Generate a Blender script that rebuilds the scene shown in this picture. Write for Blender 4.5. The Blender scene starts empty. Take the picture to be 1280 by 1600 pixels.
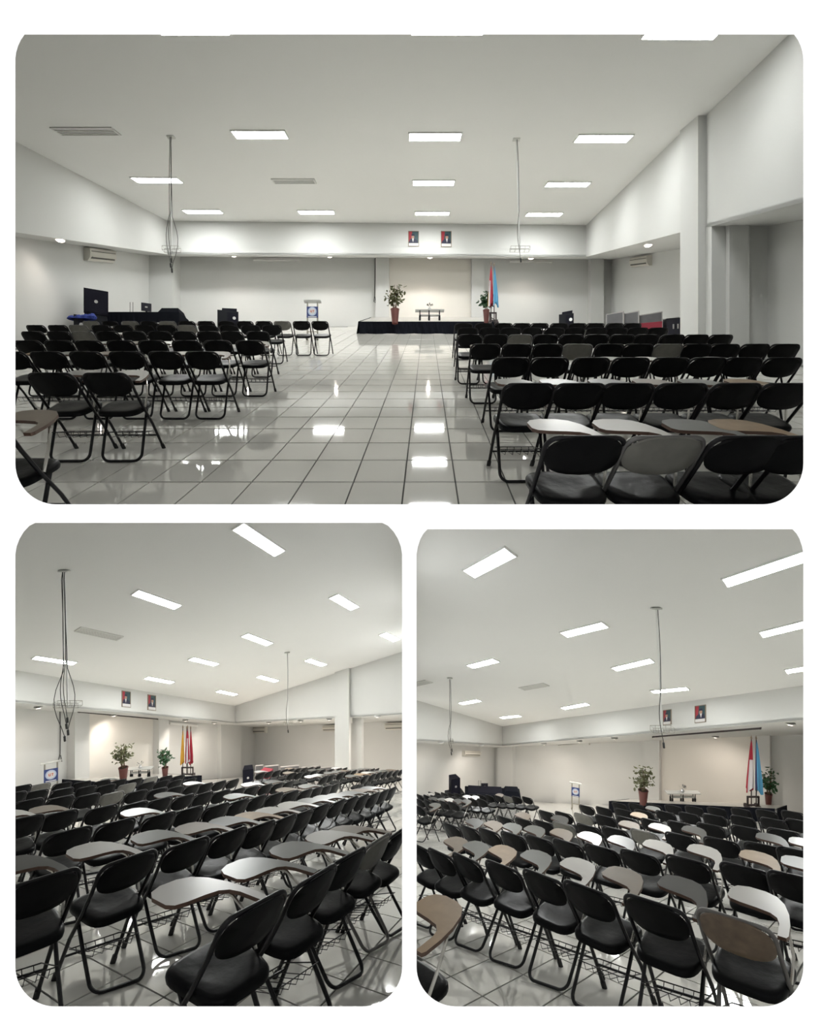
import bpy, bmesh, math, random
from mathutils import Vector, Matrix
from mathutils.geometry import tessellate_polygon

# ------------------------------------------------------------------ camera, world, exposure
scene = bpy.context.scene
COL = scene.collection
FOC = 850.0                      # focal length in pixels of the 1280 x 1600 frame
CZ = 12.0                        # eye height above the lowest ground of the site
cam_d = bpy.data.cameras.new('camera')
cam_d.sensor_fit = 'HORIZONTAL'
cam_d.sensor_width = 36.0
cam_d.lens = 36.0 * FOC / 1280.0
cam_d.clip_start = 0.05
cam_d.clip_end = 200
cam = bpy.data.objects.new('camera', cam_d)
COL.objects.link(cam)
cam.location = (0, 0, CZ)
cam.rotation_euler = (math.pi / 2, 0, 0)
scene.camera = cam

world = bpy.data.worlds.new('world')
scene.world = world
world.use_nodes = True
bg = world.node_tree.nodes['Background']
bg.inputs[0].default_value = (1.0, 1.0, 1.0, 1)
bg.inputs[1].default_value = 1.25

vs = scene.view_settings
vs.view_transform = 'Standard'
vs.look = 'None'
vs.gamma = 1.0
vs.exposure = 0.0
vs.use_curve_mapping = False

TUBE_POWER = {'A': 44.0, 'B': 58.0, 'C': 53.0}   # radiance of the fluorescent ceiling panels of each hall
random.seed(7)


# ------------------------------------------------------------------ materials
def mat(name, col, rough=0.5, metal=0.0, noise=0.0, nscale=6.0, bump=0.0, emit=None, estr=0.0, spec=0.5):
    m = bpy.data.materials.new(name)
    m.use_nodes = True
    nt = m.node_tree
    b = nt.nodes['Principled BSDF']
    b.inputs['Base Color'].default_value = (*col, 1)
    b.inputs['Roughness'].default_value = rough
    b.inputs['Metallic'].default_value = metal
    b.inputs['Specular IOR Level'].default_value = spec
    if emit:
        b.inputs['Emission Color'].default_value = (*emit, 1)
        b.inputs['Emission Strength'].default_value = estr
    if noise or bump:
        tc = nt.nodes.new('ShaderNodeTexCoord')
        n = nt.nodes.new('ShaderNodeTexNoise')
        n.inputs['Scale'].default_value = nscale
        n.inputs['Detail'].default_value = 4
        nt.links.new(tc.outputs['Object'], n.inputs['Vector'])
        if noise:
            r = nt.nodes.new('ShaderNodeMix')
            r.data_type = 'RGBA'
            r.inputs['A'].default_value = (*[max(0, c * (1 - noise)) for c in col], 1)
            r.inputs['B'].default_value = (*[min(1, c * (1 + noise)) for c in col], 1)
            nt.links.new(n.outputs['Fac'], r.inputs['Factor'])
            nt.links.new(r.outputs['Result'], b.inputs['Base Color'])
        if bump:
            bp = nt.nodes.new('ShaderNodeBump')
            bp.inputs['Strength'].default_value = bump
            bp.inputs['Distance'].default_value = 0.02
            nt.links.new(n.outputs['Fac'], bp.inputs['Height'])
            nt.links.new(bp.outputs['Normal'], b.inputs['Normal'])
    return m


M = {}
M['page'] = mat('white_board_paint', (0.93, 0.93, 0.93), 0.9, spec=0.0)
M['wall'] = mat('wall_paint', (0.61, 0.613, 0.595), 0.9, noise=0.03, nscale=0.7, spec=0.1)
M['ceil'] = mat('ceiling_paint', (0.76, 0.76, 0.74), 0.9, noise=0.015, nscale=0.5, spec=0.1)
M['grout'] = mat('grout', (0.13, 0.13, 0.12), 0.9)
M['tile'] = mat('glazed_tile', (0.78, 0.765, 0.715), 0.045, noise=0.05, nscale=1.5, spec=0.45)
M['black'] = mat('black_vinyl', (0.006, 0.006, 0.0065), 0.42, noise=0.25, nscale=9, spec=0.10)
M['seat'] = mat('black_seat_vinyl', (0.007, 0.0072, 0.008), 0.30, noise=0.3, nscale=7, bump=0.25, spec=0.07)
M['tube'] = mat('black_tube_paint', (0.006, 0.0055, 0.007), 0.35, spec=0.35)
M['greyback'] = mat('bare_grey_back', (0.17, 0.165, 0.145), 0.5, noise=0.25, nscale=14)
M['brownback'] = mat('worn_brown_back', (0.16, 0.115, 0.08), 0.5, noise=0.5, nscale=16)
M['greytube'] = mat('grey_tube_paint', (0.16, 0.155, 0.15), 0.35, metal=0.5)
M['chrome'] = mat('chrome_rod', (0.6, 0.58, 0.54), 0.25, metal=0.9)
M['rubber'] = mat('rubber_cap', (0.02, 0.02, 0.02), 0.7)
M['t_white'] = mat('white_laminate', (0.66, 0.64, 0.61), 0.22, noise=0.04)
M['t_grey'] = mat('grey_laminate', (0.16, 0.16, 0.15), 0.28, noise=0.12)
M['t_dark'] = mat('dark_laminate', (0.06, 0.058, 0.055), 0.3, noise=0.15)
M['t_wood'] = mat('bare_plywood', (0.34, 0.23, 0.13), 0.45, noise=0.25, nscale=12)
M['t_brown'] = mat('brown_laminate', (0.21, 0.165, 0.125), 0.4, noise=0.2)
M['edge'] = mat('brown_board_edge', (0.12, 0.07, 0.05), 0.5)
for k_ in 'ABC':
    M['tubelight' + k_] = mat('fluorescent_diffuser', (0.9, 0.9, 0.9), 0.5, emit=(0.985, 1.0, 0.985), estr=TUBE_POWER[k_])
M['spotglow'] = mat('downlight_lens', (0.9, 0.9, 0.9), 0.5, emit=(1.0, 0.82, 0.72), estr=9.0)
M['white_metal'] = mat('white_enamel', (0.75, 0.75, 0.73), 0.4)
M['ventgrey'] = mat('vent_grey', (0.60, 0.60, 0.57), 0.6)
M['ventdark'] = mat('vent_dark', (0.25, 0.25, 0.24), 0.7)
M['ac'] = mat('air_conditioner_plastic', (0.62, 0.60, 0.54), 0.4)
M['acdark'] = mat('air_conditioner_slot', (0.10, 0.095, 0.085), 0.6)
M['cloth'] = mat('black_cloth', (0.007, 0.008, 0.012), 0.9, noise=0.3, nscale=5, spec=0.08)
M['stage'] = mat('stage_top_grey', (0.45, 0.44, 0.41), 0.25, noise=0.06)
M['speaker'] = mat('speaker_black', (0.008, 0.008, 0.014), 0.7, spec=0.12)
M['grille'] = mat('speaker_grille', (0.012, 0.012, 0.020), 0.85, bump=0.4, nscale=60, spec=0.1)
M['badge'] = mat('silver_badge', (0.5, 0.5, 0.5), 0.3, metal=0.6)
M['bluecloth'] = mat('blue_cloth', (0.015, 0.035, 0.22), 0.8)
M['pot'] = mat('red_brown_pot', (0.12, 0.035, 0.028), 0.45, noise=0.15)
M['soil'] = mat('potting_soil', (0.03, 0.02, 0.015), 0.9)
M['trunk'] = mat('plant_stem', (0.12, 0.075, 0.04), 0.8)
M['leaf_olive'] = mat('olive_leaf', (0.11, 0.115, 0.05), 0.5, noise=0.45, nscale=18)
M['leaf_green'] = mat('green_leaf', (0.025, 0.085, 0.030), 0.5, noise=0.45, nscale=18)
M['red'] = mat('flag_red', (0.36, 0.014, 0.035), 0.7, noise=0.1)
M['white'] = mat('flag_white', (0.62, 0.60, 0.62), 0.7)
M['yellow'] = mat('flag_yellow', (0.58, 0.30, 0.03), 0.7, noise=0.1)
M['sky'] = mat('flag_blue', (0.07, 0.27, 0.46), 0.7, noise=0.1)
M['navy'] = mat('flag_navy', (0.03, 0.035, 0.10), 0.7)
M['wooddark'] = mat('dark_pole', (0.03, 0.02, 0.02), 0.5)
M['steel'] = mat('steel_tube', (0.30, 0.29, 0.25), 0.35, metal=0.7)
M['board_blue'] = mat('lectern_blue', (0.022, 0.042, 0.17), 0.5)
M['board_pale'] = mat('lectern_pale_blue', (0.42, 0.50, 0.66), 0.5)
M['board_white'] = mat('lectern_white', (0.62, 0.63, 0.66), 0.5)
M['board_orange'] = mat('lectern_orange', (0.50, 0.14, 0.08), 0.5)
M['glass'] = mat('glass_top', (0.5, 0.51, 0.49), 0.08)
M['screen'] = mat('monitor_screen', (0.02, 0.02, 0.03), 0.2)
M['frame_gold'] = mat('portrait_frame', (0.22, 0.17, 0.12), 0.4)
M['p_red'] = mat('portrait_red', (0.32, 0.025, 0.04), 0.5)
M['p_teal'] = mat('portrait_teal', (0.03, 0.075, 0.085), 0.5)
M['p_suit'] = mat('portrait_suit', (0.018, 0.02, 0.05), 0.5)
M['p_skin'] = mat('portrait_skin', (0.42, 0.25, 0.18), 0.5)
M['p_white'] = mat('portrait_white', (0.62, 0.61, 0.60), 0.5)
M['cable'] = mat('black_cable', (0.03, 0.03, 0.03), 0.6)
M['divider'] = mat('grey_divider_fabric', (0.115, 0.115, 0.12), 0.7, noise=0.3, nscale=3)
M['divider_edge'] = mat('divider_edge_strip', (0.36, 0.35, 0.34), 0.5)
M['maroon'] = mat('maroon_fabric', (0.22, 0.012, 0.03), 0.7)
M['cabinet'] = mat('cabinet_black', (0.009, 0.010, 0.013), 0.5, spec=0.15)
M['screencloth'] = mat('projection_wall_paint', (0.74, 0.71, 0.655), 0.9, spec=0.1)


# ------------------------------------------------------------------ mesh helpers
def link(o, parent=None):
    COL.objects.link(o)
    if parent:
        o.parent = parent
    return o


def tag(o, label, cat, group=None, kind=None):
    o['label'] = label
    o['category'] = cat
    if group:
        o['group'] = group
    if kind:
        o['kind'] = kind
    return o


def empty(name, loc, rot=None):
    o = bpy.data.objects.new(name, None)
    o.empty_display_size = 0.1
    link(o)
    if rot is not None:
        o.matrix_world = Matrix.Translation(loc) @ rot.to_4x4()
    else:
        o.location = loc
    return o


class MB:
    """collects vertices and faces, then becomes one mesh"""
    def __init__(self):
        self.v, self.f, self.m = [], [], []

    def add(self, vs_, fs, mi=0):
        n = len(self.v)
        self.v += [tuple(p) for p in vs_]
        self.f += [tuple(i + n for i in f) for f in fs]
        self.m += [mi] * len(fs)
        return self

    def hexa(self, a, b, mi=0):
        """two matching quads a (bottom) and b (top)"""
        return self.add(list(a) + list(b), [(3, 2, 1, 0), (4, 5, 6, 7), (0, 1, 5, 4), (1, 2, 6, 5), (2, 3, 7, 6), (3, 0, 4, 7)], mi)

    def box(self, x0, x1, y0, y1, z0, z1, mi=0):
        a = [(x0, y0, z0), (x1, y0, z0), (x1, y1, z0), (x0, y1, z0)]
        b = [(x0, y0, z1), (x1, y0, z1), (x1, y1, z1), (x0, y1, z1)]
        return self.hexa(a, b, mi)

    def prism(self, pts, z0, z1, mi=0):
        n = len(pts)
        vv = [(p[0], p[1], z0) for p in pts] + [(p[0], p[1], z1) for p in pts]
        ff = [tuple(range(n - 1, -1, -1)), tuple(range(n, 2 * n))]
        ff += [(i, (i + 1) % n, n + (i + 1) % n, n + i) for i in range(n)]
        return self.add(vv, ff, mi)

    def tube(self, path, r, n=8, mi=0, closed=False, taper=None):
        P = [Vector(p) for p in path]
        N = len(P)
        rings = []
        prev = None
        for i in range(N):
            if closed:
                t = (P[(i + 1) % N] - P[i - 1]).normalized()
            else:
                t = (P[min(i + 1, N - 1)] - P[max(i - 1, 0)]).normalized()
            if prev is None:
                up = Vector((0, 0, 1)) if abs(t.z) < 0.9 else Vector((1, 0, 0))
                u = t.cross(up).normalized()
            else:
                u = (prev - t * prev.dot(t)).normalized()
            prev = u
            w = t.cross(u)
            rr = r if taper is None else r * (1 + (taper - 1) * i / max(1, N - 1))
            rings.append([P[i] + (u * math.cos(2 * math.pi * k / n) + w * math.sin(2 * math.pi * k / n)) * rr for k in range(n)])
        vv = [p for rg in rings for p in rg]
        ff = []
        for i in range(N if closed else N - 1):
            j = (i + 1) % N
            for k in range(n):
                ff.append((i * n + k, i * n + (k + 1) % n, j * n + (k + 1) % n, j * n + k))
        if not closed:
            ff.append(tuple(range(n - 1, -1, -1)))
            ff.append(tuple((N - 1) * n + k for k in range(n)))
        return self.add(vv, ff, mi)

    def lathe(self, prof, n=16, mi=0, cx=0, cy=0):
        vv = []
        for r, z in prof:
            for k in range(n):
                a = 2 * math.pi * k / n
                vv.append((cx + r * math.cos(a), cy + r * math.sin(a), z))
        ff = []
        for i in range(len(prof) - 1):
            for k in range(n):
                ff.append((i * n + k, i * n + (k + 1) % n, (i + 1) * n + (k + 1) % n, (i + 1) * n + k))
        ff.append(tuple(range(n - 1, -1, -1)))
        ff.append(tuple((len(prof) - 1) * n + k for k in range(n)))
        return self.add(vv, ff, mi)

    def mesh(self, name, mats, smooth=False, xf=None):
        me = bpy.data.meshes.new(name)
        vv = [tuple(xf(Vector(p))) for p in self.v] if xf else self.v
        me.from_pydata(vv, [], self.f)
        if not isinstance(mats, (list, tuple)):
            mats = [mats]
        for m_ in mats:
            me.materials.append(m_)
        if len(mats) > 1:
            for p, mi in zip(me.polygons, self.m):
                p.material_index = mi
        bm = bmesh.new()
        bm.from_mesh(me)
        bmesh.ops.recalc_face_normals(bm, faces=bm.faces)
        bm.to_mesh(me)
        bm.free()
        if smooth:
            me.polygons.foreach_set('use_smooth', [True] * len(me.polygons))
            try:
                me.set_sharp_from_angle(angle=math.radians(45))
            except Exception:
                pass
        return me

    def obj(self, name, mats, parent=None, smooth=False, xf=None):
        return link(bpy.data.objects.new(name, self.mesh(name, mats, smooth, xf)), parent)


def clip_mesh(me, co, no):
    """keep the side of the plane that the normal points to"""
    bm = bmesh.new()
    bm.from_mesh(me)
    geom = bm.verts[:] + bm.edges[:] + bm.faces[:]
    r = bmesh.ops.bisect_plane(bm, geom=geom, plane_co=co, plane_no=no, clear_inner=True)
    ed = [e for e in r['geom_cut'] if isinstance(e, bmesh.types.BMEdge)]
    if ed:
        try:
            bmesh.ops.contextual_create(bm, geom=ed)
        except Exception:
            pass
    bm.to_mesh(me)
    bm.free()
    return len(me.vertices)


def arc(c, r, a0, a1, n, ax):
    """points of an arc; ax maps (u, v) to 3D"""
    return [ax(c[0] + r * math.cos(a0 + (a1 - a0) * i / n), c[1] + r * math.sin(a0 + (a1 - a0) * i / n)) for i in range(n + 1)]


def plane3(p):
    """a, b, c with value = a + b X + c Y through three (X, Y, value)"""
    m_ = Matrix([(1, q[0], q[1]) for q in p])
    s = m_.inverted() @ Vector([q[2] for q in p])
    return s


# ------------------------------------------------------------------ halls
class Hall:
    """a hall with a raked floor: height h of the eye above the floor at the window, rake per metre"""
    def __init__(self, key, pic, h, yh):
        self.key, self.pic, self.h, self.yh = key, pic, h, yh
        self.s = (800.0 - yh) / FOC
        self.clips = []

    def pt(self, X, Y, H=0.0):
        return Vector((X, Y, CZ - self.h + H + self.s * Y))

    def fl(self, px, py, H=0.0):
        Y = (self.h - H) * FOC / (py - self.yh)
        return ((px - 640) / FOC * Y, Y)

    def height(self, py, Y):
        return self.h - (py - self.yh) / FOC * Y

    def cH(self, X, Y):
        return self.h + self.c[0] + self.c[1] * X + self.c[2] * Y

    def onceil(self, px, py):
        dx = (px - 640) / FOC
        Y = self.c[0] / ((self.yh - py) / FOC - self.c[1] * dx - self.c[2])
        return (dx * Y, Y)

    def onwall(self, px, py, w):
        (x0, y0), (x1, y1) = w
        dx = (px - 640) / FOC
        ex, ey = x1 - x0, y1 - y0
        t = (dx * y0 - x0) / (ex - dx * ey)
        Y = y0 + t * ey
        return (dx * Y, Y, self.height(py, Y))

    def finish(self, o):
        for co, no in self.clips:
            clip_mesh(o.data, co, no)
        return o


A = Hall('A', 'upper', 1.49, 456.0)
B = Hall('B', 'lower-left', 1.47, 1174.0)
C = Hall('C', 'lower-right', 1.573, 1206.0)
A.clips = [((0, 0, CZ + 0.006), (0, 0, 1))]
B.clips = [((0, 0, CZ - 0.014), (0, 0, -1)), ((-0.010, 0, 0), (-1, 0, 0))]
C.clips = [((0, 0, CZ - 0.014), (0, 0, -1)), ((0.010, 0, 0), (1, 0, 0))]
A.c = plane3([(-9.45, 21.2, 2.77), (7.4, 22.8, 2.79), (6.73, 9.3, 4.39)])
B.c = plane3([(-9.2, 28.7, 2.40), (-12.0, 16.6, 2.46), (-0.31, 21.9, 4.02)])
C.c = plane3([(4.95, 29.0, 2.42), (10.5, 14.5, 2.30), (0.01, 23.6, 3.20)])


def struct(o, label, cat='wall'):
    return tag(o, label, cat, kind='structure')


def wall(hall, name, label, pts, H0, H1, off, m='wall', cat='wall'):
    """upright wall along plan points; H0, H1 numbers or 'ceil'; off = thickness vector in plan"""
    mb = MB()
    for (x0, y0), (x1, y1) in zip(pts[:-1], pts[1:]):
        def hh(H, x, y):
            return hall.cH(x, y) + 0.02 if H == 'ceil' else H
        a = [hall.pt(x0, y0, hh(H0, x0, y0)), hall.pt(x1, y1, hh(H0, x1, y1))]
        b = [hall.pt(x0, y0, hh(H1, x0, y0)), hall.pt(x1, y1, hh(H1, x1, y1))]
        o = Vector((off[0], off[1], 0))
        mb.hexa([a[0], a[1], a[1] + o, a[0] + o], [b[0], b[1], b[1] + o, b[0] + o])
    ob = mb.obj(name, M[m])
    hall.finish(ob)
    return struct(ob, label, cat)


def deck(hall, name, label, pts, H, m, th, cat):
    """sloping slab over plan polygon; H number or 'ceil'; th signed thickness"""
    def hh(x, y):
        return hall.cH(x, y) if H == 'ceil' else H
    n = len(pts)
    a = [hall.pt(x, y, hh(x, y)) for x, y in pts]
    b = [p + Vector((0, 0, th)) for p in a]
    mb = MB().add(a + b, [tuple(range(n)), tuple(range(2 * n - 1, n - 1, -1))] + [(i, (i + 1) % n, n + (i + 1) % n, n + i) for i in range(n)])
    ob = mb.obj(name, M[m])
    hall.finish(ob)
    return struct(ob, label, cat)


def block(hall, name, label, plan, H0, H1, m='wall', cat='column'):
    def hh(H, x, y):
        return hall.cH(x, y) + 0.02 if H == 'ceil' else H
    a = [hall.pt(x, y, hh(H0, x, y)) for x, y in plan]
    b = [hall.pt(x, y, hh(H1, x, y)) for x, y in plan]
    ob = MB().hexa(a, b).obj(name, M[m])
    hall.finish(ob)
    return struct(ob, label, cat)


# ------------------------------------------------------------------ the white front wall with three rounded openings
YB = 1.20


def rounded(x0, y0, x1, y1, tl, rb):
    """outline in picture units: tl = (dx, dy) points of the clipped top corner, rb = bottom radius"""
    pts = [(x0 + dx, y0 + dy) for dx, dy in tl]
    pts += [(x1 - dx, y0 + dy) for dx, dy in reversed(tl)]
    n = 14
    for i in range(n + 1):
        a = math.pi / 2 * i / n
        pts.append((x1 - rb + rb * math.cos(a), y1 - rb + rb * math.sin(a)))
    for i in range(n + 1):
        a = math.pi / 2 * (1 + i / n)
        pts.append((x0 + rb + rb * math.cos(a), y1 - rb + rb * math.sin(a)))
    return pts


OPEN = [
    rounded(24, 54, 1255.5, 788, [(0, 37), (1.5, 27), (4.5, 17), (8.5, 8.5), (14.5, 0)], 64),
    rounded(24, 817, 628.5, 1572.5, [(0, 49), (2, 37), (6.5, 25), (13, 14), (22, 4.5), (31, 0)], 62),
    rounded(651, 827, 1255.5, 1572.5, [(0, 39), (2, 27), (6, 15), (10.5, 7), (17, 0)], 62),
]


def front_wall():
    def w(px, py, Y, grow=0.0):
        return Vector(((px - 640) / FOC * YB, Y, CZ - (py - 800) / FOC * YB))
    outer = [Vector((-14, YB, CZ - 13)), Vector((14, YB, CZ - 13)), Vector((14, YB, CZ + 8)), Vector((-14, YB, CZ + 8))]
    loops = [outer] + [[w(px, py, YB) for px, py in o] for o in OPEN]
    flat = [p for l in loops for p in l]
    tris = tessellate_polygon([[Vector((p.x, p.z, 0)) for p in l] for l in loops])
    mb = MB()
    mb.add(flat, [tuple(t) for t in tris])
    TH = 0.012
    k = (YB + TH) / YB * 1.0015
    for l in loops[1:]:                       # splayed reveals, wider on the hall side
        n = len(l)
        back = [Vector((p.x * k, YB + TH, CZ + (p.z - CZ) * k)) for p in l]
        mb.add(l + back, [(i, (i + 1) % n, n + (i + 1) % n, n + i) for i in range(n)])
    backs = [[Vector((p.x, YB + TH, p.z)) for p in outer]] + [[Vector((p.x * k, YB + TH, CZ + (p.z - CZ) * k)) for p in l] for l in loops[1:]]
    tr2 = tessellate_polygon([[Vector((p.x, p.z, 0)) for p in l] for l in backs])
    mb.add([p for l in backs for p in l], [tuple(t) for t in tr2])
    struct(mb.obj('wall_front', M['page']), 'plain white front wall with three round-cornered openings into the halls')


front_wall()
struct(MB().box(-14, 14, YB + 0.014, 42, CZ - 0.012, CZ + 0.004).obj('floor_slab', M['page']), 'thin white slab dividing the upper hall from the lower halls', 'slab')
struct(MB().box(-0.008, 0.008, YB + 0.014, 40, CZ - 22, CZ - 0.013).obj('wall_middle', M['page']), 'thin white wall dividing the two lower halls', 'wall')

# ------------------------------------------------------------------ hall A shell (upper picture)
HS = 2.955
UL = [(-10.08, 1.3), (-9.45, 21.2)]
UB = [(-9.45, 21.2), (7.4, 22.8)]
URF = [(7.4, 22.8), (6.66, 13.25)]
URN = [(6.75, 12.35), (6.44, 8.9), (5.9, 1.3)]
AB = [(-10.5, 22.55), (9.2, 24.8)]
wall(A, 'wall_back', 'rear wall behind the stage in the upper picture', AB, -0.3, HS + 0.1, (0, 0.1))
wall(A, 'wall_left', 'left outer wall with air conditioner in the upper picture', [(-10.5, 1.3), (-10.5, 22.6)], -0.3, HS + 0.1, (-0.1, 0))
wall(A, 'wall_right', 'right outer wall behind the columns in the upper picture', [(9.2, 24.8), (9.2, 13.2)], -0.3, HS + 0.1, (0.1, 0))
wall(A, 'wall_right_bay', 'near right bay wall in the upper picture', [(8.0, 12.2), (8.0, 1.3)], -0.3, HS + 0.1, (0.1, 0))
wall(A, 'wall_upper_left', 'white bulkhead band along the left of the upper picture', UL, HS, 'ceil', (-0.15, 0))
wall(A, 'wall_upper_back', 'white bulkhead band above the stage in the upper picture', UB, HS, 'ceil', (0, 0.15))
wall(A, 'wall_upper_right', 'white bulkhead band beyond the column in the upper picture', URF, HS, 'ceil', (0.15, 0))
wall(A, 'wall_upper_right_near', 'white bulkhead band before the column in the upper picture', URN, HS, 'ceil', (0.15, 0))
deck(A, 'ceiling', 'sloping pale ceiling of the upper picture', [(-10.3, 1.25), (6.1, 1.25), (7.0, 13), (7.6, 23), (-9.7, 21.5)], 'ceil', 'ceil', 0.1, 'ceiling')
deck(A, 'ceiling_soffit', 'low soffit over the left bay of the upper picture', [(-10.6, 1.25), (-10.08, 1.25), (-9.45, 21.2), (-9.45, 22.8), (-10.6, 22.6)], HS + 0.001, 'wall', 0.08, 'soffit')
deck(A, 'ceiling_soffit', 'low soffit over the stage of the upper picture', [(-9.45, 21.2), (7.4, 22.8), (7.4, 24.7), (-9.45, 22.8)], HS + 0.001, 'wall', 0.08, 'soffit')
deck(A, 'ceiling_soffit', 'low soffit over the far right bay of the upper picture', [(6.66, 13.2), (9.3, 13.2), (9.3, 24.9), (7.4, 24.7), (7.4, 22.8)], HS + 0.001, 'wall', 0.08, 'soffit')
deck(A, 'ceiling_soffit', 'low soffit over the near right bay of the upper picture', [(5.9, 1.3), (8.1, 1.3), (8.1, 12.2), (6.75, 12.35), (6.44, 8.9)], HS + 0.001, 'wall', 0.08, 'soffit')
block(A, 'column', 'tall white column at the right of the upper picture', [(6.58, 12.4), (6.9, 12.4), (6.95, 13.22), (6.58, 13.22)], -0.3, 'ceil')
block(A, 'wall_right_cross', 'white cross wall between the right bays of the upper picture', [(6.75, 12.15), (9.2, 12.15), (9.2, 13.2), (6.75, 13.2)], -0.3, HS + 0.02, cat='wall')
block(A, 'pilaster', 'white pilaster on the cross wall right of the upper column', [(7.06, 12.0), (7.5, 12.0), (7.5, 12.16), (7.06, 12.16)], -0.3, HS + 0.02, cat='pilaster')
block(A, 'pilaster', 'white corner pilaster behind the sound desk in the upper picture', [(-10.52, 21.9), (-9.55, 22.0), (-9.55, 22.75), (-10.52, 22.65)], -0.3, HS + 0.02, cat='pilaster')
block(A, 'pilaster', 'white pilaster left of the screen wall in the upper picture', [(-1.45, 23.3), (-0.88, 23.36), (-0.88, 23.7), (-1.45, 23.64)], -0.3, HS + 0.02, cat='pilaster')
block(A, 'pilaster', 'white pilaster right of the screen wall in the upper picture', [(2.72, 23.8), (3.28, 23.86), (3.28, 24.2), (2.72, 24.14)], -0.3, HS + 0.02, cat='pilaster')
block(A, 'pilaster', 'white pilaster in the far right corner of the upper picture', [(8.1, 24.3), (8.7, 24.35), (8.7, 24.8), (8.1, 24.7)], -0.3, HS + 0.02, cat='pilaster')
block(A, 'wall_screen', 'warm white screen wall behind the stage in the upper picture', [(-0.88, 23.62), (2.72, 24.03), (2.72, 24.1), (-0.88, 23.69)], -0.3, HS + 0.02, m='screencloth', cat='screen')

# ------------------------------------------------------------------ hall B shell (lower-left picture)
dA, dB = (-1.318, 1.0), (0.2706, 1.0)
BK = (-9.2, 28.7)
HSB = 2.955
BUL = [(-13.5, 10.0), BK]
BUR = [BK, (0.1, 21.64)]
BBK = [(-15.9, 9.95), (-9.55, 33.6)]
BRO = [(-9.55, 33.6), (0.3, 26.13)]
wall(B, 'wall_back', 'rear wall behind the stage in the lower-left picture', BBK, -0.3, HSB + 0.1, (-0.1, 0.02))
wall(B, 'wall_right', 'far wall with air conditioners in the lower-left picture', BRO, -0.3, HSB + 0.1, (0.06, 0.1))
wall(B, 'wall_left', 'left wall beside the near chairs of the lower-left picture', [(-4.5, 1.25), (-15.9, 9.95)], -0.3, 6.5, (-0.1, -0.1))
wall(B, 'wall_upper_back', 'white bulkhead band above the stage in the lower-left picture', BUL, HSB, 'ceil', (-0.15, 0.03))
wall(B, 'wall_upper_right', 'white bulkhead band above the far bay in the lower-left picture', BUR, HSB, 'ceil', (0.08, 0.14))
deck(B, 'ceiling', 'sloping pale ceiling of the lower-left picture', [(-14, 8), (0.2, 8), (0.2, 21.7), (-9.2, 28.9), (-9.35, 28.8), (-13.7, 10)], 'ceil', 'ceil', 0.1, 'ceiling')
deck(B, 'ceiling_soffit', 'low soffit above the stage of the lower-left picture', [(-13.5, 10), BK, (-9.55, 33.7), (-16.0, 9.95)], HSB + 0.001, 'wall', 0.08, 'soffit')
deck(B, 'ceiling_soffit', 'low soffit above the far bay of the lower-left picture', [BK, (0.1, 21.64), (0.3, 26.2), (-9.55, 33.7)], HSB + 0.001, 'wall', 0.08, 'soffit')
block(B, 'column', 'tall white column at the right of the lower-left picture', [(-3.30, 24.0), (-2.62, 23.48), (-2.56, 23.75), (-3.24, 24.27)], -0.3, 'ceil')
block(B, 'pilaster', 'white pilaster just right of the lower-left column', [(-2.55, 24.2), (-2.12, 23.9), (-2.05, 24.3), (-2.48, 24.6)], -0.3, HSB + 0.02, cat='pilaster')


def on_line(line, px):
    (x0, y0), (x1, y1) = line
    dx = (px - 640) / FOC
    t = (dx * y0 - x0) / ((x1 - x0) - dx * (y1 - y0))
    return (x0 + t * (x1 - x0), y0 + t * (y1 - y0))


def pilaster_px(hall, line, px0, px1, out, label, H1, name='pilaster', m='wall', cat='pilaster'):
    p, q = on_line(line, px0), on_line(line, px1)
    pl = [p, q, (q[0] + out[0], q[1] + out[1]), (p[0] + out[0], p[1] + out[1])]
    block(hall, name, label, pl, -0.3, H1, m=m, cat=cat)


pilaster_px(B, BBK, 105, 128, (0.35, -0.09), 'white pilaster left of the screen wall in the lower-left picture', HSB + 0.02)
pilaster_px(B, BBK, 238, 254, (0.35, -0.09), 'white pilaster right of the screen wall in the lower-left picture', HSB + 0.02)
pilaster_px(B, BBK, 128, 238, (0.04, -0.01), 'warm white screen wall behind the stage in the lower-left picture', HSB + 0.02, name='wall_screen', m='screencloth', cat='screen')
pilaster_px(B, BBK, 340, 372, (0.2, -0.05), 'white corner pilaster beside the far bay in the lower-left picture', HSB + 0.02)

# ------------------------------------------------------------------ hall C shell (lower-right picture)
CK = (4.95, 29.0)
HSC = 2.955
CUR = [CK, (12.4, 9.54)]
CUL = [(-0.1, 23.5), CK]
CLO = [(-0.4, 25.23), (4.9, 31.0)]
CBK = [(4.9, 31.0), (6.6, 28.75), (17.8, 16.7)]
wall(C, 'wall_back', 'rear wall behind the stage in the lower-right picture', CBK, -0.3, HSC + 0.1, (0.06, 0.1))
wall(C, 'wall_left', 'far left wall with air conditioner in the lower-right picture', CLO, -0.3, HSC + 0.1, (-0.06, 0.1))
wall(C, 'wall_right', 'right wall beside the near chairs of the lower-right picture', [(4.5, 1.25), (18.2, 16.2)], -0.3, 6.5, (0.1, -0.1))
wall(C, 'wall_upper_back', 'white bulkhead band above the stage in the lower-right picture', CUR, HSC, 'ceil', (0.15, 0.05))
wall(C, 'wall_upper_left', 'white bulkhead band above the far left bay in the lower-right picture', CUL, HSC, 'ceil', (-0.1, 0.12))
deck(C, 'ceiling', 'sloping pale ceiling of the lower-right picture', [(-0.1, 6), (12.6, 6), (12.6, 9.5), (5.05, 29.1), (4.85, 29.1), (-0.1, 23.6)], 'ceil', 'ceil', 0.1, 'ceiling')
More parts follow.
